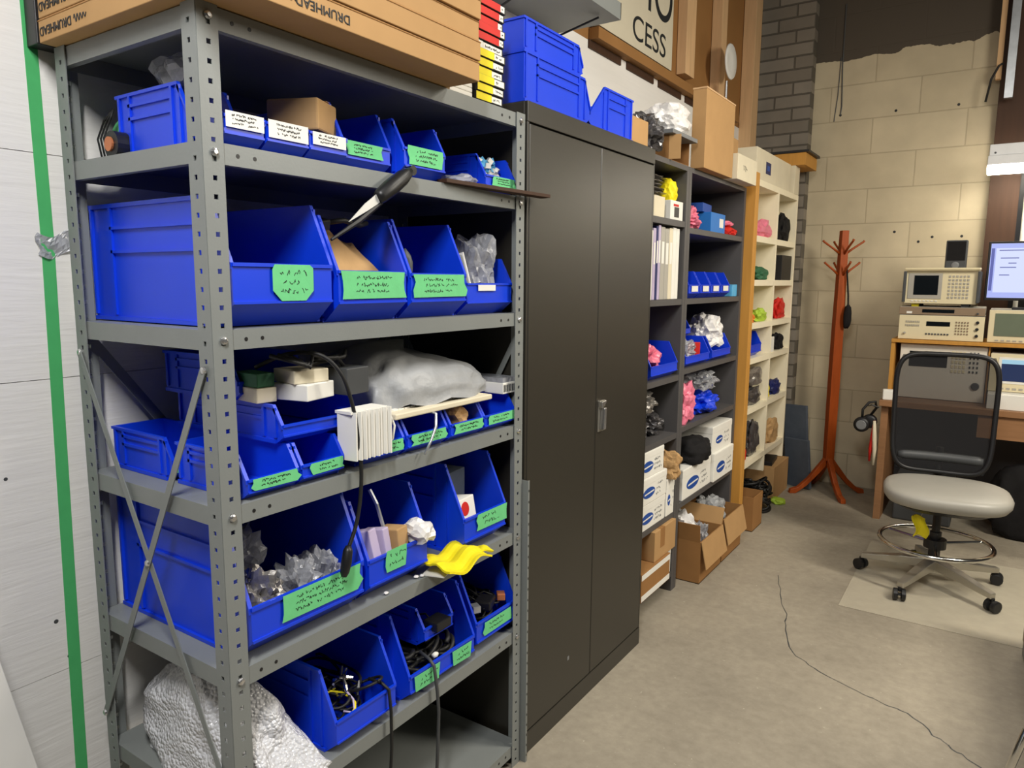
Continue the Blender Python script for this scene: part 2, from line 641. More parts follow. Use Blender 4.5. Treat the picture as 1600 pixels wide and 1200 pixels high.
def boxy(name, label, cat, x0, x1, y0, y1, z0, z1, m, group=None, rz=0, bevel=0.002, parts=None, body='box_body'):
    """a closed box as an Empty with a body; returns the Empty at the base centre"""
    o = thing(name, label, cat, ((x0 + x1) / 2, (y0 + y1) / 2, z0), rz, group)
    hx, hy = (x1 - x0) / 2, (y1 - y0) / 2
    MB().box(-hx, hx, -hy, hy, 0, z1 - z0).build(body, m, o, bevel=bevel)
    return o


def solo(name, label, cat, x0, x1, y0, y1, z0, z1, m, group=None, rz=0, bevel=0.002):
    hx, hy = (x1 - x0) / 2, (y1 - y0) / 2
    o = MB().box(-hx, hx, -hy, hy, 0, z1 - z0).build(name, m, bevel=bevel)
    o.location = ((x0 + x1) / 2, (y0 + y1) / 2, z0)
    o.rotation_euler = (0, 0, R(rz))
    return tag(o, label, cat, group)

# ================================================================== the setting
XW = -0.52      # left wall plane
YB = 4.95       # back wall plane
fl = struct(MB().box(XW - 0.1, 4.2, -3.0, YB + 0.1, -0.1, 0).build('floor', 'concrete'))
cr = MB()
crk = [(0.30, 2.95), (0.36, 2.72), (0.439, 2.51), (0.47, 2.36), (0.543, 2.168), (0.62, 2.11), (0.716, 2.057), (0.834, 2.009), (0.90, 1.985), (0.982, 1.968), (1.066, 1.874), (1.12, 1.83), (1.177, 1.794), (1.25, 1.72)]
rnd = random.Random(4)
pts = []
for (a, b), (c, d) in zip(crk, crk[1:]):
    for k in range(4):
        t = k / 4
        pts.append((a + (c - a) * t + rnd.uniform(-.006, .006), b + (d - b) * t + rnd.uniform(-.006, .006)))
pts.append(crk[-1])
for i in range(len(pts) - 1):
    p, q = Vector(pts[i]), Vector(pts[i + 1])
    n = Vector((-(q - p).y, (q - p).x)).normalized() * rnd.uniform(.0012, .0028)
    cr.add([(p.x - n.x, p.y - n.y, .0006), (q.x - n.x, q.y - n.y, .0006), (q.x + n.x, q.y + n.y, .0006), (p.x + n.x, p.y + n.y, .0006)], [(0, 1, 2, 3)])
cr.build('floor_crack', 'dark_grey', fl)

# white boarded wall on the left; each board keeps its own groove
wl = MB()
zs = [-0.02, 0.628, 1.276, 1.738, 2.20, 2.57]
for a, b in zip(zs, zs[1:]):
    wl.box(XW - 0.06, XW, -3.0, 1.5, a + 0.0008, b - 0.0008)
    wl.box(XW - 0.06, XW - 0.004, 1.5, YB, a, b)
wl.box(XW - 0.1, XW - 0.008, -3.0, YB, -0.02, 2.57)
wl.box(XW - 0.1, XW, -3.0, 1.5, 2.5715, 4.2)
struct(wl.build('wall_left', 'wall_white'))
up = MB().box(XW - 0.1, XW - 0.008, 1.5, YB, 2.57, 4.2)
struct(up.build('wall_left_upper', 'wood_panel'))
wk = MB()
kn = random.Random(8)
for k in range(9):
    yy, zz = kn.uniform(-.3, -.05), kn.uniform(.3, 2.0)
    wk.lathe([(0.004, 0), (0.003, 0.0006)], (XW, yy, zz), 8, 'x')
wk.lathe([(0.005, 0), (0.004, 0.0006)], (XW, -0.07, 0.745), 10, 'x')
wk.build('nail_hole', 'dark_grey', bpy.data.objects['wall_left'])

# back wall of painted blocks and the bare brick pier in its left corner
wb = struct(MB().box(-0.62, 3.6, 0, 0.15, -0.02, 4.2).build('wall_back', 'block_cream'))
wb.location = (0, YB, 0)
wbh = MB()
for x, z in ((0.07, 2.66), (0.42, 2.65), (0.785, 2.645), (0.47, 1.84), (0.70, 1.80), (0.87, 1.80), (0.62, 1.77)):
    wbh.lathe([(0.009, -0.001), (0.007, -0.002)], (x, 0, z), 10, 'y')
wbh.build('drill_hole', 'black_plastic', wb)
wbc = MB().tube([(0.06, -0.004, 3.4), (0.062, -0.004, 3.0), (0.075, -0.004, 2.72), (0.07, -0.004, 2.66)], 0.004, 6).tube([(0.05, -0.003, 3.05), (0.045, -0.003, 2.8), (0.03, -0.003, 2.62)], 0.003, 6)
wbc.build('hanging_wire', 'dark_grey', wb)
wp = struct(MB().box(-0.55, 0, 0, 0.10, -0.02, 4.2).build('wall_pier', 'brick_grey'))
wp.location = (-0.115, YB - 0.10, 0)
# brown timber post and dark gap at the right end of the block wall
tr = MB().box(1.0, 1.16, YB - 0.06, YB, 0, 4.2).build('trim_1', 'wood_brown')
struct(tr)
tr2 = MB().box(1.16, 1.5, YB - 0.03, YB, 0, 4.2).build('trim_2', 'black_plastic')
struct(tr2)

# upper wooden framing on the left wall: studs, bottom rail, sheathing, dark gap strips
for i, (y0, y1, d, z0, z1) in enumerate([(3.36, 3.50, 0.05, 2.66, 4.2), (3.92, 4.02, 0.06, 2.66, 4.2), (4.56, 4.70, 0.08, 2.40, 4.2)]):
    struct(MB().box(XW - 0.005, XW + d, y0, y1, z0, z1).build('trim_%d' % (3 + i), 'wood_pale', bevel=0.002))
struct(MB().box(XW - 0.005, XW + 0.045, 2.31, 4.4, 2.572, 2.622).build('trim_6', 'wood_panel'))
gp = MB()
for k in range(4):
    y = 2.30 + k * 0.40
    gp.box(XW - 0.006, XW + 0.004, y, y + 0.33, 2.535, 2.572)  # dark of the gaps below the rail, put in as solid brown strips
struct(gp.build('trim_7', 'wood_brown'))
struct(MB().box(XW, XW + 0.03, 4.80, 4.845, 2.3, 4.2).build('trim_8', 'plain_white'))

# green painter's tape running down the white wall, and a scrap of clear tape across it
tp = MB()
tz = [2.6, 2.03, 1.56, 1.0, 0.4, 0.0]
ty = [-0.026, -0.026, -0.024, -0.034, -0.044, -0.05]
ly = [y - 0.0125 for y in ty]
ry = [y + 0.0125 for y in ty]
tp.prism([(y, z) for y, z in zip(ly, tz)] + [(y, z) for y, z in list(zip(ry, tz))[::-1]], 'x', XW + 0.0003, XW + 0.0011)
tag(tp.build('wall_tape', 'tape_wall'), 'long green strip of masking tape running down the white boarded wall', 'tape')
st = MB().sheet(lambda u, v: (XW + 0.003 + 0.004 * math.sin(9 * u + 5 * v), -0.045 + 0.07 * u + 0.004 * math.sin(7 * v), 1.535 + 0.045 * v - 0.01 * math.sin(5 * u)), 8, 5)
tag(st.build('tape_scrap', 'bag_clear', solid=0.001), 'crumpled scrap of clear tape stuck across the green wall tape', 'tape')

# smooth white board leaning against the wall at the lower left
lb = MB().box(-0.012, 0.012, -0.62, 0.0, 0, 1.12).build('leaning_board', 'plain_white', bevel=0.002)
lb.location = (-0.30, -0.11, 0.003)
lb.rotation_euler = (R(8.5), R(-7.6), 0)
tag(lb, 'smooth white board leaning on the wall at the lower left corner', 'board')

# ================================================================== grey steel shelving
US = thing('steel_shelving', 'grey perforated steel shelving unit loaded with blue bins beside the white wall', 'shelving', (0, 0, 0))
SW, SD, ST = 0.984, 0.478, 1.94
LV = [1.938, 1.7188, 1.3977, 1.0743, 0.7541, 0.4426, 0.07]
FW, PIT, HH = 0.040, 0.0315, 0.0042


def flange(mb, org, du, n):
    """perforated strip: du = direction of width, n = outward normal offset handled by solidify"""
    org, du = Vector(org), Vector(du)
    us = [0, 0.021 - HH, 0.021 + HH, FW]
    zs = [0.0]
    z = 0.02
    while z < ST - 0.01:
        zs += [z - HH, z + HH]
        z += PIT
    zs.append(ST)
    k = len(mb.v)
    vs = [org + du * u + Vector((0, 0, z)) for z in zs for u in us]
    fs = []
    for j in range(len(zs) - 1):
        for i in range(3):
            if i == 1 and j % 2 == 1:
                continue
            a = j * 4 + i
            fs.append((a, a + 1, a + 5, a + 4))
    mb.add(vs, fs)


for (px, py, sx, sy) in ((0, 0, -1, 1), (0, SW, -1, -1), (-SD, 0, 1, 1), (-SD, SW, 1, -1)):
    p = MB()
    flange(p, (px, py, 0), (0, sy, 0), None)
    flange(p, (px, py, 0), (sx, 0, 0), None)
    p.build('post', 'steel_grey', US, solid=0.0022)
for i, z in enumerate(LV):
    b = MB()
    x0, x1, y0, y1 = -SD + 0.003, -0.003, 0.003, SW - 0.003
    t, lh = 0.0015, 0.036
    b.box(x0, x1, y0, y1, z - t, z)
    b.box(x1 - t, x1, y0, y1, z - lh, z - t)
    b.box(x0, x0 + t, y0, y1, z - lh, z - t)
    b.box(x0, x1, y0, y0 + t, z - lh, z - t)
    b.box(x0, x1, y1 - t, y1, z - lh, z - t)
    # returned bottom hem of the lip
    b.box(x1 - 0.014, x1 - t, y0, y1, z - lh, z - lh + t)
    b.box(x0, x1, y0 + t, y0 + 0.014, z - lh, z - lh + t)
    s = b.build('shelf', 'steel_grey', US)
    for yy in (0.07, 0.105, SW - 0.07, SW - 0.105):
        MB().lathe([(0.0038, 0), (0.0038, 0.0006)], (x1, yy, z - lh * 0.5), 8, 'x').build('slot_hole', 'black_plastic', s)
bolts = []
for z in LV[:-1]:
    for yy in (0.021, SW - 0.021):
        bolts.append((0.0, yy, z - 0.018, 'x', 1))


def bolt(x, y, z, ax, sg):
    b = MB()
    prof = [(0.0075, 0), (0.0075, 0.002), (0.006, 0.005), (0.0035, 0.006)]
    b.lathe([(r, h * sg + 0.0012 * sg) for r, h in prof], (x, y, z), 10, ax)
    b.build('bolt', 'bolt_zinc', US, smooth=False)


for b_ in bolts:
    bolt(*b_)


def strap(p, q, nrm, w=0.016, t=0.002):
    p, q, nrm = Vector(p), Vector(q), Vector(nrm)
    d = (q - p).normalized()
    s = d.cross(nrm).normalized() * w / 2
    k = nrm * t
    vs = [p - s, p + s, q + s, q - s]
    return MB().add(vs + [v + k for v in vs], [(0, 1, 2, 3), (7, 6, 5, 4), (0, 4, 5, 1), (1, 5, 6, 2), (2, 6, 7, 3), (3, 7, 4, 0)])


strap((-0.466, -0.0035, 1.333), (-0.022, -0.0035, 0.515), (0, -1, 0)).build('cross_brace', 'steel_grey', US)
strap((-0.022, -0.0062, 1.328), (-0.466, -0.0062, 0.518), (0, -1, 0)).build('cross_brace', 'steel_grey', US)
strap((-0.025, SW + 0.003, 1.328), (-0.466, SW + 0.003, 0.518), (0, 1, 0)).build('cross_brace', 'steel_grey', US)
strap((-0.466, SW + 0.006, 1.328), (-0.025, SW + 0.006, 0.518), (0, 1, 0)).build('cross_brace', 'steel_grey', US)
strap((-SD - 0.004, 0.02, 1.37), (-SD - 0.004, SW - 0.02, 0.08), (-1, 0, 0), 0.022).build('cross_brace', 'steel_grey', US)
strap((-SD - 0.008, SW - 0.02, 1.37), (-SD - 0.008, 0.02, 0.08), (-1, 0, 0), 0.022).build('cross_brace', 'steel_grey', US)
bolt(-0.466, 0, 1.333, 'y', -1)
bolt(-0.022, -0.003, 1.328, 'y', -1)
bolt(-0.466, -0.005, 0.518, 'y', -1)
bolt(-0.244, -0.006, 0.922, 'y', -1)

# spare slotted angle standing between shelving and cabinet
sa = thing('slotted_angle', 'short spare slotted angle standing in the gap beside the black cabinet', 'metal angle', (0.02, 0.9905, 0))
MB().box(-0.032, 0.0, -0.0015, 0.0, 0, 0.905).box(-0.0016, 0.0, 0.0, 0.007, 0, 0.905).build('angle_flange', 'steel_grey', sa)
hh = MB()
for k in range(26):
    hh.box(-0.0004, 0.0006, 0.002, 0.005, 0.02 + k * .034, 0.027 + k * .034)
hh.build('slot_hole', 'black_plastic', sa)

# ------------------------------------------------------------------ long flat boxes on top of the shelving
for k in range(5):
    z0 = 1.9405 + 0.0445 * k
    lab = ['lowest long flat cardboard box of the stack on top of the steel shelving', 'long flat cardboard box second from the bottom of the stack above the shelving',
           'long flat cardboard box third from the bottom of the stack above the shelving', 'long flat cardboard box fourth from the bottom of the stack above the shelving',
           'topmost long flat cardboard box of the stack above the shelving'][k]
    dx = [0, .003, -.002, .004, 0][k]
    o = thing('flat_box', lab, 'cardboard box', (-0.19 + dx, 0.3125, z0), 0, 'flat cardboard boxes on the shelving')
    MB().box(-0.28, 0.28, -0.3425, 0.3425, 0, 0.0432).build('box_body', 'cardboard', o, bevel=0.0015)
    MB().box(-0.281, 0.281, -0.3432, 0.3432, 0.0395, 0.0412).build('lid_edge', 'cardboard_dark', o)
    # printing is upside down on the box ends
    text('printed_text', 'DRUMHEAD', 0.023, 'ink', o, (-0.213, -0.3431, 0.020), (90, 180, 0))
    text('printed_text', 'DRUMHEAD', 0.023, 'ink', o, (0.2806, -0.12, 0.020), (90, 180, 90))
    lg = MB()
    rr = random.Random(5)
    for (cx, ax) in ((-0.118, 'y'), (-0.2, 'x')):
        pts = []
        for q in range(26):
            u = q / 25
            pts.append((cx + 0.045 * (u - .5), 0.020 + 0.008 * math.sin(u * 26) * (1 - .5 * u)))
        if ax == 'y':
            lg.tube([(a, -0.3431, b) for a, b in pts], 0.0009, 5)
        else:
            lg.tube([(0.2806, a, b) for a, b in pts], 0.0009, 5)
    lg.build('printed_script', 'ink', o)

solo('black_board', 'black board standing upright between the flat boxes and the white wall', 'board', XW + .002, -0.474, -0.033, 0.30, 1.9405, 2.30, 'black_plastic')

# ------------------------------------------------------------------ little media cases stacked at the far end of the shelving top
z = 1.9405
kinds = ['y', 'y', 'y', 'y', 'y', 'y', 'w', 'r', 'r', 'r', 'r', 'r']
nm = {'y': 'yellow', 'w': 'white', 'r': 'red'}
ordn = ['lowest', 'second', 'third', 'fourth', 'fifth', 'sixth', 'seventh', 'eighth', 'ninth', 'tenth', 'eleventh', 'topmost']
for k, c in enumerate(kinds):
    h = 0.0205
    o = thing('media_case', '%s labelled case, %s from the shelf in the narrow stack behind the flat boxes' % (nm[c], ordn[k]) if 0 < k < 11 else
              '%s labelled case, %s of the narrow stack behind the flat boxes' % (nm[c], ordn[k]), 'case', (-0.075 + 0.004 * ((k * 7) % 3), 0.826, z), 0, 'cases stacked behind the flat boxes')
    MB().box(-0.07, 0.07, -0.058, 0.058, 0, h - 0.001).build('case_body', 'black_plastic', o, bevel=0.001)
    sp = 0.008 if c == 'y' else (0.034 if c == 'r' else -0.03)
    MB().box(0.07, 0.0706, -0.057, sp, 0.001, h - 0.002).build('spine_label', {'y': 'yellow', 'w': 'paper_white', 'r': 'red'}[c], o)
    wlb = MB().box(0.07, 0.0706, sp + 0.001, 0.052, 0.0025, h - 0.0035).build('write_on_label', 'paper_white', o)
    sc_ = MB()
    scribble(sc_, 0.0708, sp + 0.006, 0.048, 0.004, h - 0.005, 1, k + 3, 0.0012)
    if sc_.v:
        sc_.build('handwriting', 'ink', wlb)
    z += h
for k in range(3):
    o = solo('paper_pad', ['bottom white pad lying under the flat boxes beside the yellow cases', 'middle white pad lying under the flat boxes beside the yellow cases', 'top white pad lying under the flat boxes beside the yellow cases'][k],
             'pad', -0.20, -0.012, 0.672, 0.762, 1.9405 + .0115 * k, 1.9515 + .0115 * k, 'paper_white', 'white pads beside the cases')

# ------------------------------------------------------------------ black two-door cabinet
CB = thing('steel_cabinet', 'tall black two-door steel cabinet between the grey shelving and the bookcases', 'cabinet', (0, 1.0, 0))
cw, cd, ch = 0.886, 0.45, 1.981
c = MB()
c.box(-cd, -0.012, 0, 0.012, 0, ch)
c.box(-cd, -0.012, cw - 0.012, cw, 0, ch)
c.box(-cd, -cd + 0.01, 0.012, cw - 0.012, 0, ch)
c.box(-cd + 0.01, -0.012, 0.012, cw - 0.012, ch - 0.012, ch)
c.box(-cd + 0.01, -0.012, 0.012, cw - 0.012, 0, 0.05)
c.box(-0.012, 0, 0, cw, ch - 0.055, ch)
c.box(-0.012, 0, 0, cw, 0, 0.072)
c.box(-0.012, -0.001, 0, 0.010, 0.072, ch - 0.055)
c.box(-0.012, -0.001, cw - 0.010, cw, 0.072, ch - 0.055)
c.build('cabinet_body', 'cabinet_black', CB, bevel=0.0015)
dm = cw / 2 + 0.005
MB().box(-0.016, 0.0, 0.0115, dm - 0.0015, 0.0765, ch - 0.0595).build('door', 'cabinet_black', CB, bevel=0.003)
rd = MB().box(-0.016, 0.0, dm + 0.0015, cw - 0.0115, 0.0765, ch - 0.0595).build('door', 'cabinet_black', CB, bevel=0.003)
hd = MB().box(0, 0.004, dm + 0.012, dm + 0.055, 0.968, 1.078)
hd.box(0.004, 0.009, dm + 0.012, dm + 0.055, 1.055, 1.078)
hp = hd.build('handle_plate', 'alu', rd, bevel=0.001)
MB().prism([(dm + 0.018, 1.052), (dm + 0.050, 1.068), (dm + 0.050, 1.078), (dm + 0.016, 1.075)], 'x', 0.009, 0.016).prism([(dm + 0.024, 0.976), (dm + 0.044, 0.976), (dm + 0.046, 1.052), (dm + 0.03, 1.052)], 'x', 0.004, 0.020).build('handle', 'bolt_zinc', rd, bevel=0.002)
MB().box(0.0, 0.0006, 0.28, 0.292, 0.20, 0.214).build('paint_chip', 'grey_plastic', CB)

# ================================================================== shelf B (second from top)
zB, zC, zD, zE, zF, zG = LV[1:]
e = 0.0006
TF = (0.08, 0.92, 0.12, 0.95, 'tape')
bin_('narrow tall blue bin behind the corner post on the second level, bags heaped on it', (-0.105, 0.098, zB + e), 0.245, 0.095, 0.122, group=None, seed=2)
bin_('shallow blue tray with a white card label nearest the corner post', (-0.012, 0.092, zB + e), 0.085, 0.082, 0.060, tape=(0.02, 0.98, 0.35, 1.18, 'card'), group='shallow trays with white cards', seed=3, lip=.86, ribs=False)
bin_('middle of the three shallow blue trays with white card labels', (-0.012, 0.187, zB + e), 0.24, 0.095, 0.060, tape=(0.02, 0.98, 0.2, 1.12, 'card'), group='shallow trays with white cards', seed=4, lip=.9, ribs=False)
bin_('third shallow blue tray with a white card label, below the small brown box', (-0.012, 0.287, zB + e), 0.24, 0.095, 0.060, tape=(0.05, 0.95, 0.3, 1.0, 'card'), group='shallow trays with white cards', seed=5, lip=.9, ribs=False)
bin_('shaded blue bin with a dim green label on the second level', (-0.03, 0.412, zB + e), 0.34, 0.138, 0.135, tape=(0.04, 0.8, 0.2, 0.98, 'tape'), seed=6, lip=0.42)
bin_('blue bin with a bright green label behind the hanging knife', (-0.008, 0.575, zB + e), 0.34, 0.142, 0.128, tape=(0.1, 0.93, 0.12, 1.12, 'tape'), seed=7, lip=0.5)
bin_('blue bin full of white connectors at the far end of the second level', (-0.02, 0.897, zB + e), 0.26, 0.135, 0.10, tape=(0.2, 0.98, 0.1, 0.95, 'tape'), seed=8, lip=0.45)
# connectors
cn = MB()
rn = random.Random(3)
for k in range(60):
    cn.rbox((rn.uniform(-.05, .0), rn.uniform(-.045, .045), rn.uniform(0.0, .055)), (rn.uniform(.012, .024), rn.uniform(.01, .016), rn.uniform(.008, .014)), (rn.uniform(0, 180), rn.uniform(0, 180), rn.uniform(0, 180)))
a_ = cn.build('connector_pile', 'paper_white')
a_.location = (-0.055, 0.897, zB + 0.035)
tag(a_, 'heap of loose white connectors in the far blue bin on the second level', 'connectors', None, 'stuff')
cn = MB()
for k in range(22):
    cn.rbox((rn.uniform(-.05, .004), rn.uniform(-.045, .045), rn.uniform(0.03, .062)), (rn.uniform(.012, .022), .012, .01), (rn.uniform(0, 180), rn.uniform(0, 180), rn.uniform(0, 180)))
a_ = cn.build('connector_cap_pile', 'teal_blue')
a_.location = (-0.055, 0.897, zB + 0.035)
tag(a_, 'pale blue connector caps mixed into the white connector heap', 'connectors', None, 'stuff')
# small brown box on the narrow bins
o = thing('small_box', 'small worn brown cardboard box lying on the narrow white-labelled bins', 'cardboard box', (-0.085, 0.285, zB + 0.0615), 24)
MB().box(-0.055, 0.055, -0.045, 0.045, 0, 0.062).build('box_body', 'kraft', o, bevel=0.004)
MB().box(-0.056, 0.056, -0.008, 0.008, 0.0615, 0.0625).build('sealing_tape', 'cardboard', o)
# clear lump, roll of tape, cables left of the narrow bin
bag('plastic_bag', 'clear plastic bag of hardware heaped on the narrow bin behind the corner post', 'plastic bag', (-0.20, 0.098, zB + 0.1235), (0.075, 0.04, 0.04), 'bag_clear', 5, 0.5)
bag('plastic_bag', 'small clear pouch lying on the second level between two blue bins', 'plastic bag', (-0.05, 0.755, zB + e), (0.05, 0.05, 0.022), 'bag_clear', 6, 0.4)
rt = thing('tape_roll', 'roll of green tape leaning behind the narrow bin on the second level', 'tape roll', (-0.40, 0.10, zB + 0.048 + e), 0, None, (R(90), R(14), R(8)))
MB().lathe([(0.026, -.012), (0.047, -.012), (0.047, .012), (0.026, .012)], n=28).build('tape_winding', 'tape_green', rt, smooth=False)
MB().lathe([(0.0255, -.0125), (0.0255, .0125)], n=24).build('cardboard_core', 'kraft', rt)
mo = thing('small_motor', 'small black round motor beside the tape roll on the second level', 'motor', (-0.335, 0.052, zB + e), 0)
MB().lathe([(0.012, -.03), (0.026, -.028), (0.026, .02), (0.02, .024)], (0, 0, 0.0265), 20, 'y').build('motor_body', 'black_plastic', mo)
MB().lathe([(0.014, -.034), (0.014, -.03)], (0, 0, 0.0265), 16, 'y').build('motor_hub', 'copper', mo)
lw = MB()
for k in range(3):
    lw.tube([(-0.42 + 0.012 * k, 0.05, zB + .003), (-0.435 + .012 * k, 0.05, zB + .05), (-0.415 + .012 * k, 0.055, zB + .085), (-0.385, 0.06, zB + .105)], 0.0022, 6)
tag(lw.build('wire_loop', 'black_rubber', smooth=True), 'thin black wires looping up beside the tape roll on the second level', 'wire')
# brown board sticking out over the edge
bd = MB().box(-0.012, 0.022, -0.205, 0.205, 0, 0.0095).build('wooden_board', 'wood_brown', bevel=0.001)
bd.location = (0.008, 0.84, zB + e)
bd.rotation_euler = (0, 0, R(-6))
tag(bd, 'thin brown strip of board jutting over the shelf edge before the far bin', 'board')

# knife hanging on the front lip
kn_ = thing('hanging_knife', 'black-handled tool with a silver blade hanging from the shelf edge', 'knife', (0.006, 0.475, 1.715))
d = Vector((0, -0.117, -0.078)).normalized()
p0 = Vector((0.012, 0.02, 0.012))
hp_ = [p0 + d * t for t in (0, .015, .03, .08, .115, .125)]
MB().tube(hp_, [.009, .0135, .017, .0185, .016, .012], 10).build('tool_handle', 'black_plastic', kn_, smooth=True)
b0, b1, b2 = p0 + d * .12, p0 + d * .165, p0 + d * .225
side = Vector((0, -d.z, d.y)) * 0.0095
MB().add([b0 + side, b0 - side, b1 - side, b2 - side * .2, b1 + side * .6] + [v + Vector((.002, 0, 0)) for v in (b0 + side, b0 - side, b1 - side, b2 - side * .2, b1 + side * .6)],
         [(0, 1, 2, 3, 4), (9, 8, 7, 6, 5), (0, 5, 6, 1), (1, 6, 7, 2), (2, 7, 8, 3), (3, 8, 9, 4), (4, 9, 5, 0)]).build('blade', 'blade_steel', kn_)
MB().tube([p0 + d * .118 + side * 1.3, p0 + d * .2 + side * 1.2, p0 + d * .285 + side * .4], [.004, .006, .003], 6).build('sheath_arm', 'black_plastic', kn_)
MB().lathe([(0.011, -0.002), (0.011, 0.016)], tuple(p0 + Vector((-.012, .006, .002))), 14, 'x').build('magnet', 'chrome', kn_)

# ================================================================== shelf C
bin_('big blue bin with a green octagonal label behind the corner post on the middle shelf', (-0.008, 0.166, zC + e + .002), 0.482, 0.230, 0.238, tape=(0.36, 0.78, 0.06, 0.98, 'oct'), lip=0.49, seed=11)
bin_('blue bin holding a torn kraft envelope on the middle shelf', (-0.008, 0.402, zC + e), 0.44, 0.205, 0.222, tape=(0.04, 0.97, 0.14, 0.97, 'tape'), lip=0.49, seed=12)
bin_('blue bin with a wide green label, third along the middle shelf', (-0.008, 0.624, zC + e), 0.44, 0.205, 0.23, tape=(0.05, 0.97, 0.16, 0.97, 'tape'), lip=0.46, seed=13)
cb_ = bin_('shallow blue bin with a blank white tag at the right end of the middle shelf', (-0.02, 0.85, zC + e), 0.40, 0.205, 0.15, tape=(0.22, 0.6, 0.62, 0.92, 'card'), lip=0.55, seed=14, notes=0)
so = solo('foam_strip', 'white strip of foam standing behind the big bin on the middle shelf', 'foam', -0.512, -0.500, 0.02, 0.10, zC + e, zC + .19, 'paper_white')
kb = MB()
kb.sheet(lambda u, v: (-0.03 - 0.11 * v + .010 * math.sin(7 * u) + .02 * abs(u - .45), -0.082 + 0.155 * u + .006 * math.sin(5 * v), 0.0 + 0.15 * v ** .8 + 0.012 * math.sin(9 * u + 3 * v) * v - .05 * abs(u - .5) * v), 12, 8)
a_ = kb.build('kraft_envelope', 'kraft', solid=0.006)
a_.location = (-0.022, 0.402, zC + 0.055)
tag(a_, 'crumpled kraft paper envelope sticking out of the second middle-shelf bin', 'envelope')
cl = thing('black_adapter', 'black power adapter and strap lying across the kraft envelope', 'adapter', (-0.115, 0.37, zC + 0.208))
MB().rbox((0.01, -0.045, 0.0), (0.045, 0.06, 0.024), (8, 12, 20)).build('adapter_body', 'black_plastic', cl, bevel=0.004)
MB().tube([(0.012, -0.02, .004), (0.02, 0.03, .012), (0.018, 0.08, .004), (0.0, 0.118, .012)], 0.006, 7).build('strap', 'black_rubber', cl, smooth=True)
bag('grey_pouch', 'grey rubber pouch leaning in the third middle-shelf bin', 'pouch', (-0.07, 0.548, zC + 0.07), (0.04, 0.02, 0.06), 'dark_grey', 9, 0.25, smooth=True)
bag('plastic_bag', 'clear plastic bag bulging out of the shallow bin on the middle shelf', 'plastic bag', (-0.10, 0.875, zC + 0.03), (0.075, 0.055, 0.115), 'bag_clear', 21, 0.6, None, 4, 2.4)
o = thing('grey_gadget', 'grey plastic gadget with a white edge in the shallow middle-shelf bin', 'gadget', (-0.075, 0.795, zC + 0.02), 0, None, (R(6), R(-12), R(10)))
MB().box(-.03, .03, -.022, .022, 0, .135).build('gadget_body', 'grey_plastic', o, bevel=0.006)
MB().box(-.031, .031, .0222, .027, .002, .14).build('edge_strip', 'paper_white', o)

# ================================================================== shelf D
bin_('small empty blue bin at the near rear corner of the fourth level', (-0.242, 0.115, zD + e), 0.228, 0.115, 0.090, tape=(0.03, 0.6, 0.1, 0.95, 'tape'), lip=0.5, seed=21)
bin_('low blue bin with a peeling green label at the corner post, fourth level', (-0.006, 0.119, zD + e), 0.225, 0.115, 0.086, tape=(0.06, 1.0, 0.15, 1.0, 'tape'), lip=0.48, seed=22, notes=1)
bin_('low blue bin with a dark opening and green label, second along the fourth level', (-0.006, 0.243, zD + e), 0.225, 0.108, 0.086, tape=(0.18, 0.97, 0.12, 1.0, 'tape'), lip=0.5, seed=23, notes=1)
bin_('blue bin stacked across the front bins of the fourth level', (-0.03, 0.262, zD + 0.0875), 0.36, 0.195, 0.078, lip=0.5, seed=24)
bin_('shaded blue bin on top of the stack at the rear of the fourth level', (-0.135, 0.225, zD + 0.1665), 0.26, 0.165, 0.090, lip=0.45, seed=25)
for k, (yc, wd, lb_) in enumerate([(0.425, 0.13, 'low blue bin with a short green label behind the white card stack'), (0.578, 0.145, 'low blue bin under the keyboard with a curling green label'),
                                   (0.735, 0.135, 'low blue bin with a green label, second from the right on the fourth level'), (0.885, 0.145, 'low blue bin with a green label at the right end of the fourth level')]):
    bin_(lb_, (-0.01, yc, zD + e), 0.30, wd, 0.092, tape=((0.5 if k == 0 else 0.1), 0.97, 0.1, 0.95, 'tape'), lip=0.52, seed=30 + k, notes=1)
# papers, boxes and cables lying on the stacked bin
for k, (x0, x1, y0, y1, z0, h, m_, rz_, lb_) in enumerate([
        (-0.17, -0.08, 0.150, 0.195, 0.1665, 0.030, 'card_cream', -6, 'cream carton behind the corner post on the bin stack'),
        (-0.165, -0.085, 0.152, 0.193, 0.1975, 0.028, 'green_dark', -3, 'dark green carton lying on the cream carton behind the corner post'),
        (-0.125, -0.03, 0.210, 0.300, 0.1665, 0.034, 'paper_white', 12, 'lower white carton under the black leads on the bin stack'),
        (-0.12, -0.04, 0.214, 0.296, 0.2010, 0.028, 'card_cream', -8, 'upper white carton under the black leads on the bin stack'),
        (-0.10, -0.02, 0.322, 0.392, 0.1665, 0.058, 'dark_grey', 4, 'dark grey electronics box beside the white cartons')]):
    o = solo('carton' if k < 4 else 'electronics_box', lb_, 'box', x0, x1, y0, y1, zD + z0, zD + z0 + h, m_, None, rz_)
wb_ = MB()
for (a0, s_) in ((0, 1), (1, -1), (2, .6)):
    wb_.tube([(-0.07, 0.17 + .02 * a0, zD + .262), (-0.02, 0.21 + .01 * a0, zD + .245 - .004 * a0), (-0.06, 0.27, zD + .238 + .008 * a0), (-0.03, 0.33 - .02 * a0, zD + .25), (-0.08, 0.38, zD + .235 + .02 * s_)], 0.0045, 7)
tag(wb_.build('power_lead', 'black_rubber', smooth=True), 'black power leads tangled over the white cartons on the fourth level', 'cable', None, 'stuff')
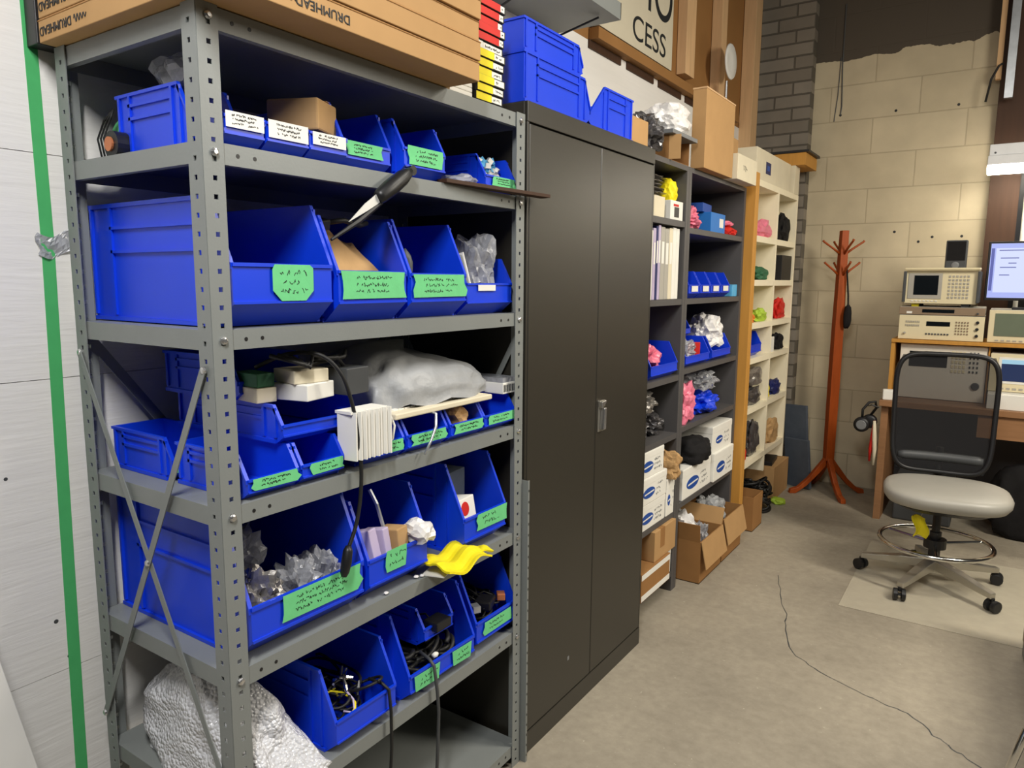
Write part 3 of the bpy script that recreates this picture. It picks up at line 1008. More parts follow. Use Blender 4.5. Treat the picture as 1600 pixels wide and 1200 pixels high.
# long black cord hanging down over the edge with a plug
cd_ = thing('power_cord', 'long black cord dangling over the fourth shelf down in front of the big bin', 'cord', (0.012, 0.30, zD))
cp = [(-0.13, -0.13, .235), (-0.08, -0.09, .262), (-0.03, -0.05, .262), (-0.002, -0.02, .225), (0.004, 0.005, .16), (0.006, 0.018, .09), (0.006, 0.026, .02), (0.006, 0.022, -.05), (0.005, 0.008, -.11), (0.004, -0.014, -.155)]
sm = []
for i in range(len(cp) - 1):
    for q in range(5):
        t = q / 5
        p_ = [Vector(cp[max(0, min(len(cp) - 1, i + j))]) for j in (-1, 0, 1, 2)]
        sm.append(0.5 * (2 * p_[1] + (p_[2] - p_[0]) * t + (2 * p_[0] - 5 * p_[1] + 4 * p_[2] - p_[3]) * t * t + (3 * p_[1] - p_[0] - 3 * p_[2] + p_[3]) * t ** 3))
sm.append(Vector(cp[-1]))
MB().tube(sm, 0.0042, 8).build('cord_sheath', 'black_rubber', cd_, smooth=True)
MB().tube([(0.004, -0.014, -.150), (0.005, -0.017, -.160), (0.005, -0.022, -.185), (0.005, -0.028, -.205), (0.005, -0.030, -.214)], [.006, .0105, .0115, .010, .006], 10).build('plug', 'black_plastic', cd_, smooth=True)
# white ribbed card stack spilling over
wc = MB()
for k in range(9):
    wc.rbox((0.0 + .002 * (k % 3), 0.306 + k * 0.0125, 1.158), (0.05, 0.004, 0.105), (0, 0, 8 + 2 * (k % 2)))
wc.box(-0.03, 0.018, 0.30, 0.408, 1.206, 1.212)
a_ = wc.build('white_card_stack', 'paper_white')
tag(a_, 'stack of white ribbed cards standing on the fourth shelf beside the hanging cord', 'card stack')
wcb = MB().tube([(-0.02, 0.41, 1.20), (0.004, 0.43, 1.19), (0.01, 0.44, 1.16), (0.008, 0.435, 1.13), (0.0, 0.42, 1.118)], 0.003, 6)
tag(wcb.build('white_cable', 'paper_white', smooth=True), 'short white cable curling beside the white card stack', 'cable')
# grey wrapped item under a plastic bag, keyboard, white slotted box
bg = MB()


def bagf(u, v):
    g = 2 * math.pi * u
    # dome footprint is a rounded rectangle
    ex = abs(math.cos(g)) ** 0.6 * (1 if math.cos(g) > 0 else -1)
    ey = abs(math.sin(g)) ** 0.6 * (1 if math.sin(g) > 0 else -1)
    r = math.cos(v * math.pi / 2) ** 0.55 if v < 1 else 0.0
    wr = 1 + 0.02 * math.sin(11 * g + 6 * v) + 0.10 * (.3 - abs(noise.noise(Vector((ex * 2, ey * 4, v * 5))))) + .05 * (.3 - abs(noise.noise(Vector((ex * 5, ey * 9, v * 9)))))
    tilt = 1.0 - 0.18 * ey - 0.12 * ex
    return (0.155 * ex * r * wr, 0.235 * ey * r * wr, 0.118 * math.sin(v * math.pi / 2) ** 0.9 * tilt + 0.006 * math.sin(14 * ex * r + 9 * ey) * (1 - v))


bg.sheet(bagf, 72, 16)
a_ = bg.build('wrapped_bundle', 'bag_grey', smooth=True)
a_.location = (-0.175, 0.675, zD + 0.1118)
tag(a_, 'large bundle wrapped in a grey translucent plastic bag on the fourth shelf', 'plastic bag')
kbd = thing('keyboard', 'cream computer keyboard lying under the wrapped grey bundle', 'keyboard', (-0.075, 0.645, zD + 0.0935), 0)
MB().box(-0.075, 0.075, -0.19, 0.19, 0, 0.014).build('keyboard_body', 'card_cream', kbd, bevel=0.003)
kk = MB()
for r_ in range(4):
    for q in range(18):
        kk.box(0.012 + r_ * .0155 - .0 - .03, 0.024 + r_ * .0155 - .03, -0.182 + q * .0202, -0.165 + q * .0202, 0.014, 0.0175)
kk.build('keys', 'paper_white', kbd)
bc_ = MB().tube([(-0.015, 0.585, 1.17), (0.008, 0.588, 1.165), (0.014, 0.58, 1.135), (0.016, 0.56, 1.105), (0.016, 0.535, 1.075)], [.004, .004, .004, .0035, .003], 7)
tag(bc_.build('grey_cable', 'galv', smooth=True), 'grey cable end hanging over the shelf below the wrapped bundle', 'cable')
o = thing('slotted_box', 'white slotted plastic box at the right end of the fourth shelf', 'box', (-0.08, 0.945, zD + 0.094), 0)
MB().box(-0.06, 0.06, -0.030, 0.033, 0, 0.032).build('box_body', 'paper_white', o, bevel=0.002)
sl = MB()
for k in range(7):
    sl.box(0.0602, 0.0608, -0.027 + k * .0082, -0.022 + k * .0082, 0.006, 0.026)
sl.build('slots', 'dark_grey', o)
MB().box(-0.062, 0.058, -0.029, 0.033, 0.0325, 0.046).build('clear_lid', 'bag_clear', o)
bag('plastic_bag', 'small beige bag of parts in the low bin right of the keyboard', 'plastic bag', (-0.055, 0.735, zD + 0.035), (0.04, 0.045, 0.03), 'kraft', 31, 0.4)

# ================================================================== shelf E
bin_('biggest blue bin, holding crumpled clear bags, at the corner post of the fifth level', (-0.004, 0.199, zE + e), 0.463, 0.29, 0.268, tape=(0.24, 0.95, 0.22, 0.98, 'tape'), lip=0.42, seed=41)
bin_('blue bin full of bagged parts, middle of the fifth level', (-0.01, 0.470, zE + e), 0.40, 0.20, 0.23, tape=(0.26, 0.6, 0.3, 1.1, 'tape'), lip=0.44, seed=42, notes=1)
bin_('blue bin with a red and white box inside, right end of the fifth level', (-0.006, 0.812, zE + e), 0.40, 0.19, 0.245, tape=(0.3, 1.0, 0.3, 0.98, 'tape'), lip=0.42, seed=43, notes=1)
for k, (dx, dy, dz, rx, ry, rz_, sd) in enumerate([(-0.085, -0.080, 0.022, .075, .055, .085, 2), (-0.08, 0.02, 0.02, .07, .05, .082, 3), (-0.225, -0.04, 0.02, .075, .085, .125, 4), (-0.085, 0.094, 0.02, .065, .036, .075, 7)]):
    lb_ = ['crumpled clear plastic bag at the near front of the biggest bin', 'crumpled clear plastic bag in the middle of the biggest bin', 'crumpled clear plastic bag standing tallest at the back of the biggest bin', 'crumpled clear plastic bag at the right front of the biggest bin'][k]
    bag('plastic_bag', lb_, 'plastic bag', (dx, 0.199 + dy, zE + dz), (rx, ry, rz_), 'bag_clear' if k != 0 else 'bag_silver', sd, 0.75, 'clear bags in the biggest bin', 4, 2.4)
for k, (y, w_, h_, m_, ry_) in enumerate([(0.41, 0.03, 0.10, 'purple_pale', 14), (0.445, 0.025, 0.095, 'purple_pale', 10), (0.493, 0.045, 0.085, 'kraft', 6)]):
    o = thing('small_packet', ['mauve packet nearest the left in the middle fifth-level bin', 'mauve packet second in the middle fifth-level bin', 'brown speckled packet in the middle fifth-level bin'][k], 'packet', (-0.045, y, zE + 0.055), 0, None, (0, R(-ry_), R(10)))
    MB().box(-0.03, 0.03, -w_ / 2, w_ / 2, 0, h_).build('packet_body', m_, o, bevel=0.003)
bag('plastic_bag', 'white crinkled bag hanging over the right corner of the middle fifth-level bin', 'plastic bag', (-0.025, 0.555, zE + 0.09), (0.045, 0.04, 0.035), 'bag_white', 12, 0.6)
tag(MB().tube([(-0.06, 0.47, zE + .14), (-0.075, 0.463, zE + .2), (-0.09, 0.455, zE + .235)], 0.005, 6).build('metal_rod', 'galv'), 'thin metal rod poking up from the middle fifth-level bin', 'rod')
o = thing('red_white_box', 'small white box with a red dot in the right fifth-level bin', 'box', (-0.055, 0.755, zE + 0.085), 0, None, (0, R(-10), R(6)))
MB().box(-0.03, 0.03, -0.03, 0.045, 0, 0.058).build('box_body', 'paper_white', o, bevel=0.002)
MB().lathe([(0.019, 0), (0.019, 0.0008)], (0.0302, -0.006, 0.03), 20, 'x').build('red_dot', 'red', o)
o = solo('blue_carton', 'teal carton at the back of the right fifth-level bin', 'box', -0.17, -0.11, 0.75, 0.86, zE + .02, zE + .2, 'blue_grey', None, 8)
yg = MB()
yg.sheet(lambda u, v: (-0.045 + 0.115 * v + .004 * math.sin(6 * u), -0.075 + 0.15 * u + 0.03 * v * (u - .3), 0.012 + .010 * math.sin(8 * u + 2 * v) + .004 * math.sin(13 * v) - 0.018 * max(0, v - .55)), 14, 10)
yg.sheet(lambda u, v: (-0.01 + 0.055 * v, 0.06 + 0.075 * u, 0.012 - 0.012 * u + .005 * math.sin(5 * u + 6 * v)), 8, 5)
a_ = yg.build('yellow_cloth', 'yellow', solid=0.005)
a_.location = (0.0, 0.645, zE + 0.012)
tag(a_, 'yellow cloth draped over the edge of the fifth shelf', 'cloth')
o = solo('paper_slip', 'white paper slip under the yellow cloth on the fifth shelf', 'paper', -0.03, 0.03, 0.565, 0.64, zE + e, zE + .003, 'paper_white', None, 18, 0)
for k, (x, y, s_) in enumerate([(-0.012, 0.425, .006), (-0.016, 0.535, .007), (-0.010, 0.55, .006)]):
    a_ = MB().blob((0, 0, s_ * .6), (s_, s_, s_ * .7), k + 2, .4, sub=2, flat=0).build('foam_crumb', 'bag_white')
    a_.location = (x, y, zE + e)
    tag(a_, ['white crumb on the fifth shelf right of the biggest bin', 'white crumb on the fifth shelf left of the yellow cloth', 'white crumb closest to the yellow cloth on the fifth shelf'][k], 'crumb', 'crumbs on the fifth shelf')

# ================================================================== shelf F
bin_('blue bin of loose test leads at the left of the sixth level', (0.0, 0.345, zF + e), 0.34, 0.186, 0.19, lip=0.44, seed=51)
wide_bin = bin_('wide blue bin of black cables in the middle of the sixth level', (-0.004, 0.625, zF + e), 0.42, 0.262, 0.215, lip=0.34, seed=52, notes=1)
bin_('blue bin of black adapters at the right end of the sixth level', (-0.01, 0.872, zF + e), 0.40, 0.19, 0.225, tape=(0.16, 0.86, 0.2, 0.82, 'tape'), lip=0.42, seed=53, notes=1)
bin_('small blue bin resting inside the wide cable bin', (-0.045, 0.655, zF + 0.093), 0.24, 0.115, 0.10, lip=0.5, seed=54)
for (y0, y1) in ((-0.115, -0.02), (0.035, 0.115)):
    p_ = MB().prism([(y0, .026), (y1 - .006, .022), (y1, .064), (y0 - .004, .067)], 'x', 0.0042, 0.0050).build('tape_label', 'tape_green', wide_bin, label='green tape label')
    q_ = MB()
    scribble(q_, 0.0051, y0 + .012, y1 - .012, .03, .06, 2, 7, .0011)
    q_.build('handwriting', 'ink', p_)
tangle('test_leads', 'tangle of thin black test leads in the left sixth-level bin', 'cables', (-0.15, 0.345, zF + .012), (0.26, 0.165, 0.10), 'black_rubber', 3, 20, 0.003)
tangle('cable_bundle', 'coiled black cables filling the wide sixth-level bin', 'cables', (-0.165, 0.625, zF + .012), (0.30, 0.245, 0.085), 'black_rubber', 5, 34, 0.0055)
tangle('adapter_cables', 'black cables filling the right sixth-level bin', 'cables', (-0.17, 0.872, zF + .012), (0.30, 0.165, 0.13), 'black_rubber', 7, 24, 0.004)
tag(MB().tube([(-0.06 + .05 * math.cos(g / 10 * 5), 0.30 + .045 * math.sin(g / 10 * 5), zF + .07 + .003 * g) for g in range(11)], 0.0035, 7).build('yellow_lead', 'yellow', smooth=True), 'yellow curled test lead in the left sixth-level bin', 'cable')
tag(MB().tube([(-0.045 + .04 * math.cos(g / 16 * 6.2), 0.385 + .036 * math.sin(g / 16 * 6.2), zF + .095 + .02 * math.cos(g / 16 * 6.2)) for g in range(17)], 0.0036, 7).build('black_lead_loop', 'black_rubber', smooth=True), 'round black loop of lead at the front of the left sixth-level bin', 'cable')
pl_ = MB()
rn = random.Random(12)
for k in range(9):
    c_ = Vector((-0.09 + rn.uniform(-.03, .05), 0.345 + rn.uniform(-.03, .035), zF + .085 + rn.uniform(0, .04)))
    d_ = Vector((rn.uniform(-1, 1), rn.uniform(-1, 1), rn.uniform(-.2, 1))).normalized() * .016
    pl_.tube([c_ - d_, c_, c_ + d_], [.004, .0055, .003], 7)
tag(pl_.build('lead_plugs', 'chrome'), 'cluster of silver plugs on the test leads in the left sixth-level bin', 'plugs', None, 'stuff')
tag(MB().tube([(-0.03, 0.30, zF + .075), (-0.01, 0.315, zF + .07), (-0.035, 0.335, zF + .085), (-.05, .33, zF + .1)], 0.0025, 6).build('purple_lead', 'purple_pale', smooth=True), 'thin purple lead in the left sixth-level bin', 'cable')
hc_ = [[(-0.05, 0.40, zF + .10), (-0.012, 0.405, zF + .098), (0.006, 0.41, zF + .085), (0.010, 0.412, zF + .03), (0.012, 0.41, zF - .06), (0.012, 0.402, zF - .16), (.012, .398, zF - .30)],
       [(-0.05, 0.585, zF + .085), (-0.01, 0.575, zF + .082), (0.008, 0.572, zF + .07), (0.013, 0.578, zF + .0), (0.014, 0.582, zF - .06), (.013, .578, zF - .16), (.012, .57, zF - .30)]]
for k, p_ in enumerate(hc_):
    tag(MB().tube(p_, 0.0045 if k else 0.004, 7).build('dangling_cable', 'black_rubber' if k == 0 else 'dark_grey', smooth=True), ['black cable dangling from the left sixth-level bin', 'grey cable dangling from the wide sixth-level bin'][k], 'cable')
tag(MB().lathe([(.006, -.01), (.0075, 0), (.004, .008)], (-0.012, 0.602, zF + .082), 10, 'y').build('white_plug', 'paper_white', smooth=True), 'small white plug at the front of the wide cable bin', 'plug')
for k, (x, y, z_, m_, nme, lb_) in enumerate([(-0.05, 0.655, .125, 'black_plastic', 'black_adapter', 'black adapter brick in the small inner bin'), (-0.05, 0.87, .1, 'black_plastic', 'black_adapter', 'black adapter brick in the right sixth-level bin'), (-0.035, 0.93, .105, 'copper', 'brown_connector', 'brown connector in the right sixth-level bin'), (-0.04, 0.81, .11, 'galv', 'silver_plug', 'silver plug at the left of the right sixth-level bin')]):
    o = thing(nme, lb_, 'adapter' if k < 2 else 'connector', (x, y, zF + z_), 20 * k)
    MB().box(-.025, .025, -.03, .03, 0, .026).build('body', m_, o, bevel=0.004) if k < 2 else MB().box(-.012, .012, -.015, .015, 0, .02).build('body', m_, o, bevel=0.002)
    MB().tube([(-.025, 0, .013), (-.05, .01, .02), (-.08, -.01, .015)], .003, 6).build('lead', 'black_rubber', o, smooth=True)

# ================================================================== bubble wrap
def bubble_mat():
    m = M['bubble']
    nt, p = nodes_of(m)
    tc = nt.nodes.new('ShaderNodeTexCoord')
    v = nt.nodes.new('ShaderNodeTexVoronoi')
    v.inputs['Scale'].default_value = 130
    nt.links.new(tc.outputs['Object'], v.inputs['Vector'])
    n = nt.nodes.new('ShaderNodeTexNoise')
    n.inputs['Scale'].default_value = 9
    nt.links.new(tc.outputs['Object'], n.inputs['Vector'])
    ad = nt.nodes.new('ShaderNodeMath')
    ad.operation = 'MULTIPLY_ADD'
    nt.links.new(v.outputs['Distance'], ad.inputs[0])
    ad.inputs[1].default_value = -1.1
    nt.links.new(n.outputs['Fac'], ad.inputs[2])
    b = nt.nodes.new('ShaderNodeBump')
    b.inputs['Strength'].default_value = 1.0
    b.inputs['Distance'].default_value = 0.0045
    nt.links.new(ad.outputs[0], b.inputs['Height'])
    nt.links.new(b.outputs[0], p.inputs['Normal'])


bubble_mat()


def wrapf(u, v):
    g = 2 * math.pi * u
    ex = abs(math.cos(g)) ** .6 * (1 if math.cos(g) > 0 else -1)
    ey = abs(math.sin(g)) ** .6 * (1 if math.sin(g) > 0 else -1)
    nz_ = noise.noise(Vector((ex * 2.2, ey * 2.2, v * 4)))
    r = max(0.0, 1 - v ** 3.0) ** .5 * (.90 + .14 * nz_ + .08 * (.3 - abs(noise.noise(Vector((ex * 5, ey * 5, v * 8))))))
    # slumps outwards low down on the bin side
    rx = .25 - .07 * v
    ry = .120 - .045 * v
    cx = -.205 - .05 * v
    cy = .130 - .035 * v
    top = .245 - .05 * max(0, -ex) + .04 * noise.noise(Vector((ex * 3, ey * 3, 1)))
    px = cx + rx * ex * r
    return (px, cy + ry * ey * r + 1.1 * max(0, px - .004) * (1 if ey > 0 else 0), zF + .003 + top * v)


bw = MB().sheet(wrapf, 96, 36)
a_ = bw.build('bubble_wrap', 'bubble', smooth=True)
tag(a_, 'big crumpled heap of bubble wrap at the near end of the sixth shelf', 'bubble wrap')

# ================================================================== things on top of the black cabinet
zc = 1.981 + e
bin_('large blue bin on the near end of the black cabinet, under a second bin', (-0.24 + .10, 1.385, zc), 0.385, 0.25, 0.135, rz=90, lip=0.4, seed=61, rot=None)
bin_('blue bin stacked on top of the large bin at the near end of the black cabinet', (-0.14, 1.345, zc + 0.1365), 0.335, 0.235, 0.09, rz=90, lip=0.42, seed=62)
bin_('smaller blue bin open toward the stacked bins on the black cabinet', (-0.12, 1.402, zc), 0.32, 0.19, 0.145, rz=-90, lip=0.32, seed=63, sl=0.10)
o = boxy('cardboard_box', 'low cardboard box at the far end of the black cabinet beside the blue bin', 'cardboard box', -0.19, -0.03, 1.735, 1.88, zc, zc + .10, 'cardboard')
MB().box(-.081, .081, -.01, .01, .0995, .1005).build('sealing_tape', 'cardboard_dark', o)

# ================================================================== overhead wall shelf
ws = thing('wall_shelf', 'grey metal shelf bracketed high on the wall above the black cabinet', 'shelf', (XW, 1.0, 2.50))
MB().box(0.002, 0.32, 0.30, 0.97, 0, 0.004).box(0.314, 0.32, 0.30, 0.97, 0.004, 0.062).box(0.002, 0.32, 0.965, 0.97, 0.004, 0.062).build('shelf_tray', 'steel_grey', ws)
MB().tube([(0.006, 0.80, -.10), (0.27, 0.88, -0.006)], .004, 6).build('bracket', 'black_plastic', ws)
MB().tube([(0.006, 0.45, -.10), (0.27, 0.45, -0.006)], .004, 6).build('bracket', 'black_plastic', ws)
solo('pale_box', 'pale box lying on the overhead metal shelf', 'box', XW + .18, XW + .30, 1.55, 1.85, 2.505, 2.60, 'card_cream')
bag('blue_bag', 'dark blue bag at the top of the overhead metal shelf end', 'bag', (XW + .20, 1.90, 2.605 - .1), (0.08, 0.06, 0.12), 'navy', 3, .25, smooth=True)

# ================================================================== sign
sg = thing('wall_sign', 'white board sign with black lettering on the wooden wall', 'sign', (XW + 0.040, 2.66, 2.657), 0)
MB().box(-0.035, 0.006, -0.35, 0.505, -0.03, 0.9).build('sign_board', 'sign_face', sg)
text('sign_lettering', 'CESS', 0.165, 'ink', sg, (0.0066, 0.205, 0.06), (90, 0, 90), sx=1.22)
text('sign_lettering', 'IO', 0.36, 'ink', sg, (0.0066, 0.325, 0.295), (90, 0, 90), sx=.9)

# white disc on a stem
ds = thing('white_dish', 'white oval dish on a thin stem in front of the wooden studs', 'dish', (-0.395, 3.87, 2.40))
MB().lathe([(.001, .0), (.08, .004), (.105, .014), (.10, .022), (.05, .012), (.001, .010)], (0.0, 0, .43), 32, 'x').build('dish_face', 'plain_white', ds, smooth=True)
MB().tube([(-.004, 0, .32), (-.004, 0, -.316)], .007, 8).build('stem', 'galv', ds)

# ================================================================== dark bookcases
XB = -0.085
DB = 0.40


def bookcase(name, label, y0, y1, levels, th=0.03):
    o = thing('bookcase', label, 'bookcase', (XB, y0, 0))
    w = y1 - y0
    MB().box(-DB, 0, 0, th, 0, 2.0).build('side_panel', 'bookcase_grey', o, bevel=.001)
    MB().box(-DB, 0, w - th, w, 0, 2.0).build('side_panel', 'bookcase_grey', o, bevel=.001)
    MB().box(-DB, -DB + .006, th, w - th, 0, 2.0).build('back_panel', 'bookcase_grey', o)
    MB().box(-DB + .006, 0, th, w - th, 1.978, 2.0).build('top_panel', 'bookcase_grey', o)
    for z in levels:
        MB().box(-DB + .006, -.002, th, w - th, z - .026, z).build('shelf', 'bookcase_grey', o)
    return o


lv1 = [1.757, 1.41, 1.06, 0.785, 0.40, 0.10]
bookcase('b', 'narrow dark grey bookcase of binders right beside the black cabinet', 1.90, 2.475, lv1)
lv2 = [1.735, 1.41, 1.08, 0.80, 0.42]
bookcase('b', 'wide dark grey bookcase of blue bins and bags beside the wooden post', 2.477, 3.345, lv2)
wpst = MB().box(-0.045, 0.04, -0.032, 0.032, 0, 2.085).build('wooden_post', 'wood_amber', bevel=.003)
wpst.location = (-0.075, 3.383, 0)
tag(wpst, 'amber wooden post standing between the dark bookcase and the white cubbies', 'post')

# --- on top of the bookcases
zt = 2.0006
bag('silver_bag', 'black and silver crinkled bag heaped on the narrow bookcase', 'bag', (-0.14, 2.06, zt), (0.10, 0.10, 0.10), 'bag_esd', 5, .6, None, 4, 3)
o = thing('open_carton', 'open brown carton on the bookcases under the white bag', 'cardboard box', (-0.19, 2.35, zt), 0)
MB().box(-.10, .10, -.12, -.117, 0, .10).box(-.10, .10, .117, .12, 0, .10).box(-.10, -.097, -.117, .117, 0, .10).box(.097, .10, -.117, -.10, 0, .10).box(-.10, .10, -.117, .117, 0, .003).build('carton_body', 'cardboard_dark', o)
MB().rbox((.125, -.113, .05), (.05, .004, .10), (0, 0, 12)).build('carton_flap', 'cardboard', o)
o = solo('grey_tray', 'grey tray lying across the open carton on the bookcases', 'tray', -0.29, -0.06, 2.20, 2.49, zt + .1005, zt + .118, 'grey_plastic')
bag('white_bag', 'white plastic bag bulging on the grey tray above the bookcases', 'plastic bag', (-0.16, 2.35, zt + .119), (0.11, 0.15, 0.08), 'bag_white', 8, .4, None, 4, 1.6)
o = thing('tall_box', 'tall flat cardboard box standing on the wide bookcase', 'cardboard box', (-0.07, 2.735, zt))
MB().box(-.035, .03, -.205, .205, 0, .345).build('box_body', 'cardboard', o, bevel=.002)
MB().box(-.036, .031, -.207, .207, .345, .352).build('box_rim', 'wood_pale', o)
solo('cardboard_box', 'small cardboard box standing behind the white box beside the tall box', 'cardboard box', -0.24, -0.13, 3.02, 3.30, zt, zt + .25, 'cardboard')
o = thing('white_box', 'small white box with handwriting on top of the wide bookcase end', 'box', (-0.06, 3.125, zt))
MB().box(-.05, .04, -.165, .165, 0, .125).build('box_body', 'card_cream', o, bevel=.002)
sc_ = MB()
scribble(sc_, .0402, -.10, .0, .03, .09, 1, 4, .004)
sc_.build('handwriting', 'ink', o)

# --- narrow bookcase contents (front edges at about x = -0.1)
for k in range(6):
    z0 = 1.845 + k * .0165
    a_ = MB().blob((0, 0, .007), (.12, .14, .0075), k + 40, .25, 3, 3).build('silver_pouch', 'bag_silver')
    a_.location = (-0.24, 2.215 + .01 * (k % 3), z0)
    tag(a_, 'flat silver pouch, %s of the pile on the top shelf of the narrow bookcase' % ['lowest', 'second', 'third', 'fourth', 'fifth', 'topmost'][k], 'pouch', 'silver pouches in the narrow bookcase')
o = solo('cream_box', 'small cream box at the left under the silver pouches in the narrow bookcase', 'box', -0.30, -0.095, 2.11, 2.225, lv1[0] + e, 1.843, 'card_cream')
o = boxy('white_gadget_box', 'white box with a black picture under the yellow bag in the narrow bookcase', 'box', -0.30, -0.095, 2.29, 2.435, lv1[0] + e, 1.84, 'paper_white')
MB().box(.1026, .1034, -.03, .025, .012, .055).build('black_picture', 'black_plastic', o)
MB().box(.1026, .1034, -.04, .02, .058, .068).build('red_stripe', 'red', o)
bag('yellow_bag', 'bright yellow plastic bag on the white gadget box in the narrow bookcase', 'bag', (-0.15, 2.385, 1.841), (0.045, 0.05, 0.06), 'yellow', 4, .35)
y = 2.030
rn = random.Random(6)
bk = [('instrument_grey', .05, .30), ('paper_white', .045, .29), ('purple_pale', .03, .30), ('navy', .022, .31), ('purple_pale', .026, .315), ('instrument_grey', .045, .31), ('instrument_grey', .045, .305), ('card_cream', .04, .31), ('paper_white', .04, .315), ('paper_white', .035, .312)]
names = ['grey binder farthest left', 'white binder second from the left', 'pale mauve binder left of the navy one', 'thin navy binder', 'pale mauve binder right of the navy one', 'grey binder left of its twin', 'grey binder right of its twin', 'cream binder beside the grey pair', 'white binder right of the cream one', 'white binder at the right end']
for k, (m_, t_, h_) in enumerate(bk):
    o = thing('binder', names[k] + ' in the row on the narrow bookcase', 'binder', (-0.20, y + t_ / 2, lv1[1] + e), 0, 'binders in the narrow bookcase')
    MB().box(-.10, .10, -t_ / 2 + .001, t_ / 2 - .001, 0, h_).build('binder_cover', m_, o, bevel=.002)
    MB().box(.1002, .1008, -t_ * .28, t_ * .28, h_ * .5, h_ * .8).build('spine_label', 'paper_white', o)
    y += t_ + .0015
bin_('blue bin of pink bags on the third shelf of the narrow bookcase', (XB - .005, 2.275, lv1[2] + e), 0.33, 0.30, 0.155, lip=.42, seed=71, ribs=False)
bag('pink_bag', 'pink antistatic bag in the narrow bookcase bin', 'plastic bag', (-0.17, 2.235, lv1[2] + .035), (0.075, 0.09, 0.075), 'bag_pink', 3, .6, None, 4, 3)
solo('pink_card', 'pale pink card standing in the narrow bookcase bin', 'card', -0.17, -0.16, 2.11, 2.20, lv1[2] + .01, lv1[2] + .20, 'bag_pink', None, 0)
for k, (dy, dz, r_, m_) in enumerate([(0.0, 0, .085, 'bag_esd'), (.175, 0, .085, 'bag_esd'), (.06, .09, .11, 'bag_silver')]):
    bag('parts_bag', ['dark crinkled parts bag at the left of the fourth narrow shelf', 'dark crinkled parts bag at the right of the fourth narrow shelf', 'grey crinkled parts bag lying on top of the dark ones in the narrow bookcase'][k], 'plastic bag', (-0.20, 2.16 + dy, lv1[3] + e + dz * 1.3 + (.0 if k != 1 else .0)), (.09, r_, .065), m_, k + 14, .5, None, 4, 3)


def logo_box(label, x0, x1, y0, y1, z0, z1, seed, big=True, name='white_carton'):
    """white carton: flat lid rim and a blue oval emblem with a white wave on the front"""
    o = thing(name, label, 'box', ((x0 + x1) / 2, (y0 + y1) / 2, z0), 0, 'white cartons with blue emblems')
    hx, hy, h = (x1 - x0) / 2, (y1 - y0) / 2, z1 - z0
    MB().box(-hx, hx, -hy, hy, 0, h).build('box_body', 'paper_white', o, bevel=.002)
    MB().box(-hx - .001, hx + .001, -hy - .001, hy + .001, h * .74, h - .004).build('lid_rim', 'paper_white', o, bevel=.001)
    a, b = (hy * .42, h * .20) if big else (hy * .34, h * .15)
    cy, cz = (-hy * .3, h * .42)
    poly = [(cy + a * math.cos(g * math.pi / 16), cz + b * math.sin(g * math.pi / 16)) for g in range(32)]
    em = MB().prism(poly, 'x', hx + .0002, hx + .0012).build('blue_emblem', 'logo_blue', o)
    MB().prism([(cy - a * .8, cz - b * .25), (cy + a * .85, cz - b * .05), (cy + a * .8, cz + b * .2), (cy - a * .75, cz + b * .02)], 'x', hx + .0013, hx + .0018).build('emblem_band', 'paper_white', em)
    sb = MB()
    scribble(sb, hx + .0006, hy * .2, hy * .8, h * .15, h * .68, 3, seed, .0018)
    sb.build('small_print', 'grey_plastic', o)
    return o


logo_box('white carton with a blue emblem, topmost of the three beside the black cabinet', -0.36, -0.088, 2.03, 2.30, 0.639, 0.756, 1)
# the three-high pile stands on the low shelf
logo_box('white carton with a blue emblem, middle one of the three beside the black cabinet', -0.36, -0.084, 2.03, 2.335, 0.520, 0.638, 2)
logo_box('white carton with a blue emblem, lowest of the three beside the black cabinet', -0.36, -0.088, 2.03, 2.335, lv1[4] + e, 0.519, 3)
bag('paper_sack', 'crumpled brown paper sack between the white carton piles', 'paper sack', (-0.12, 2.385, 0.5785), (.09, .048, .085), 'kraft', 9, .4, None, 4, 2.5)
logo_box('narrow white carton under the brown paper sack', -0.34, -0.086, 2.345, 2.44, lv1[4] + e, 0.578, 4, False)
o = boxy('cardboard_box', 'tan cardboard box jutting out above the floor beside the bookcase side', 'cardboard box', -0.34, -0.07, 2.19, 2.44, 0.232, 0.372, 'cardboard')
MB().box(-.1355, .1355, -.06, -.01, .1395, .1408).box(.1348, .1358, -.06, -.01, 0.05, .1395).build('sealing_tape', 'cardboard_dark', o)
logo_box('white carton below the tan cardboard box near the floor', -0.34, -0.09, 2.365, 2.44, lv1[5] + e, 0.231, 5, False)
o = boxy('cardboard_box', 'cardboard box with a white band nearest the floor beside the black cabinet', 'cardboard box', -0.34, -0.06, 2.03, 2.355, lv1[5] + e, 0.231, 'cardboard_dark')
MB().box(.1402, .141, -.16, .16, .10, .125).build('white_band', 'paper_white', o)
MB().box(.1402, .141, -.16, .16, 0.004, .03).build('white_band', 'paper_white', o)

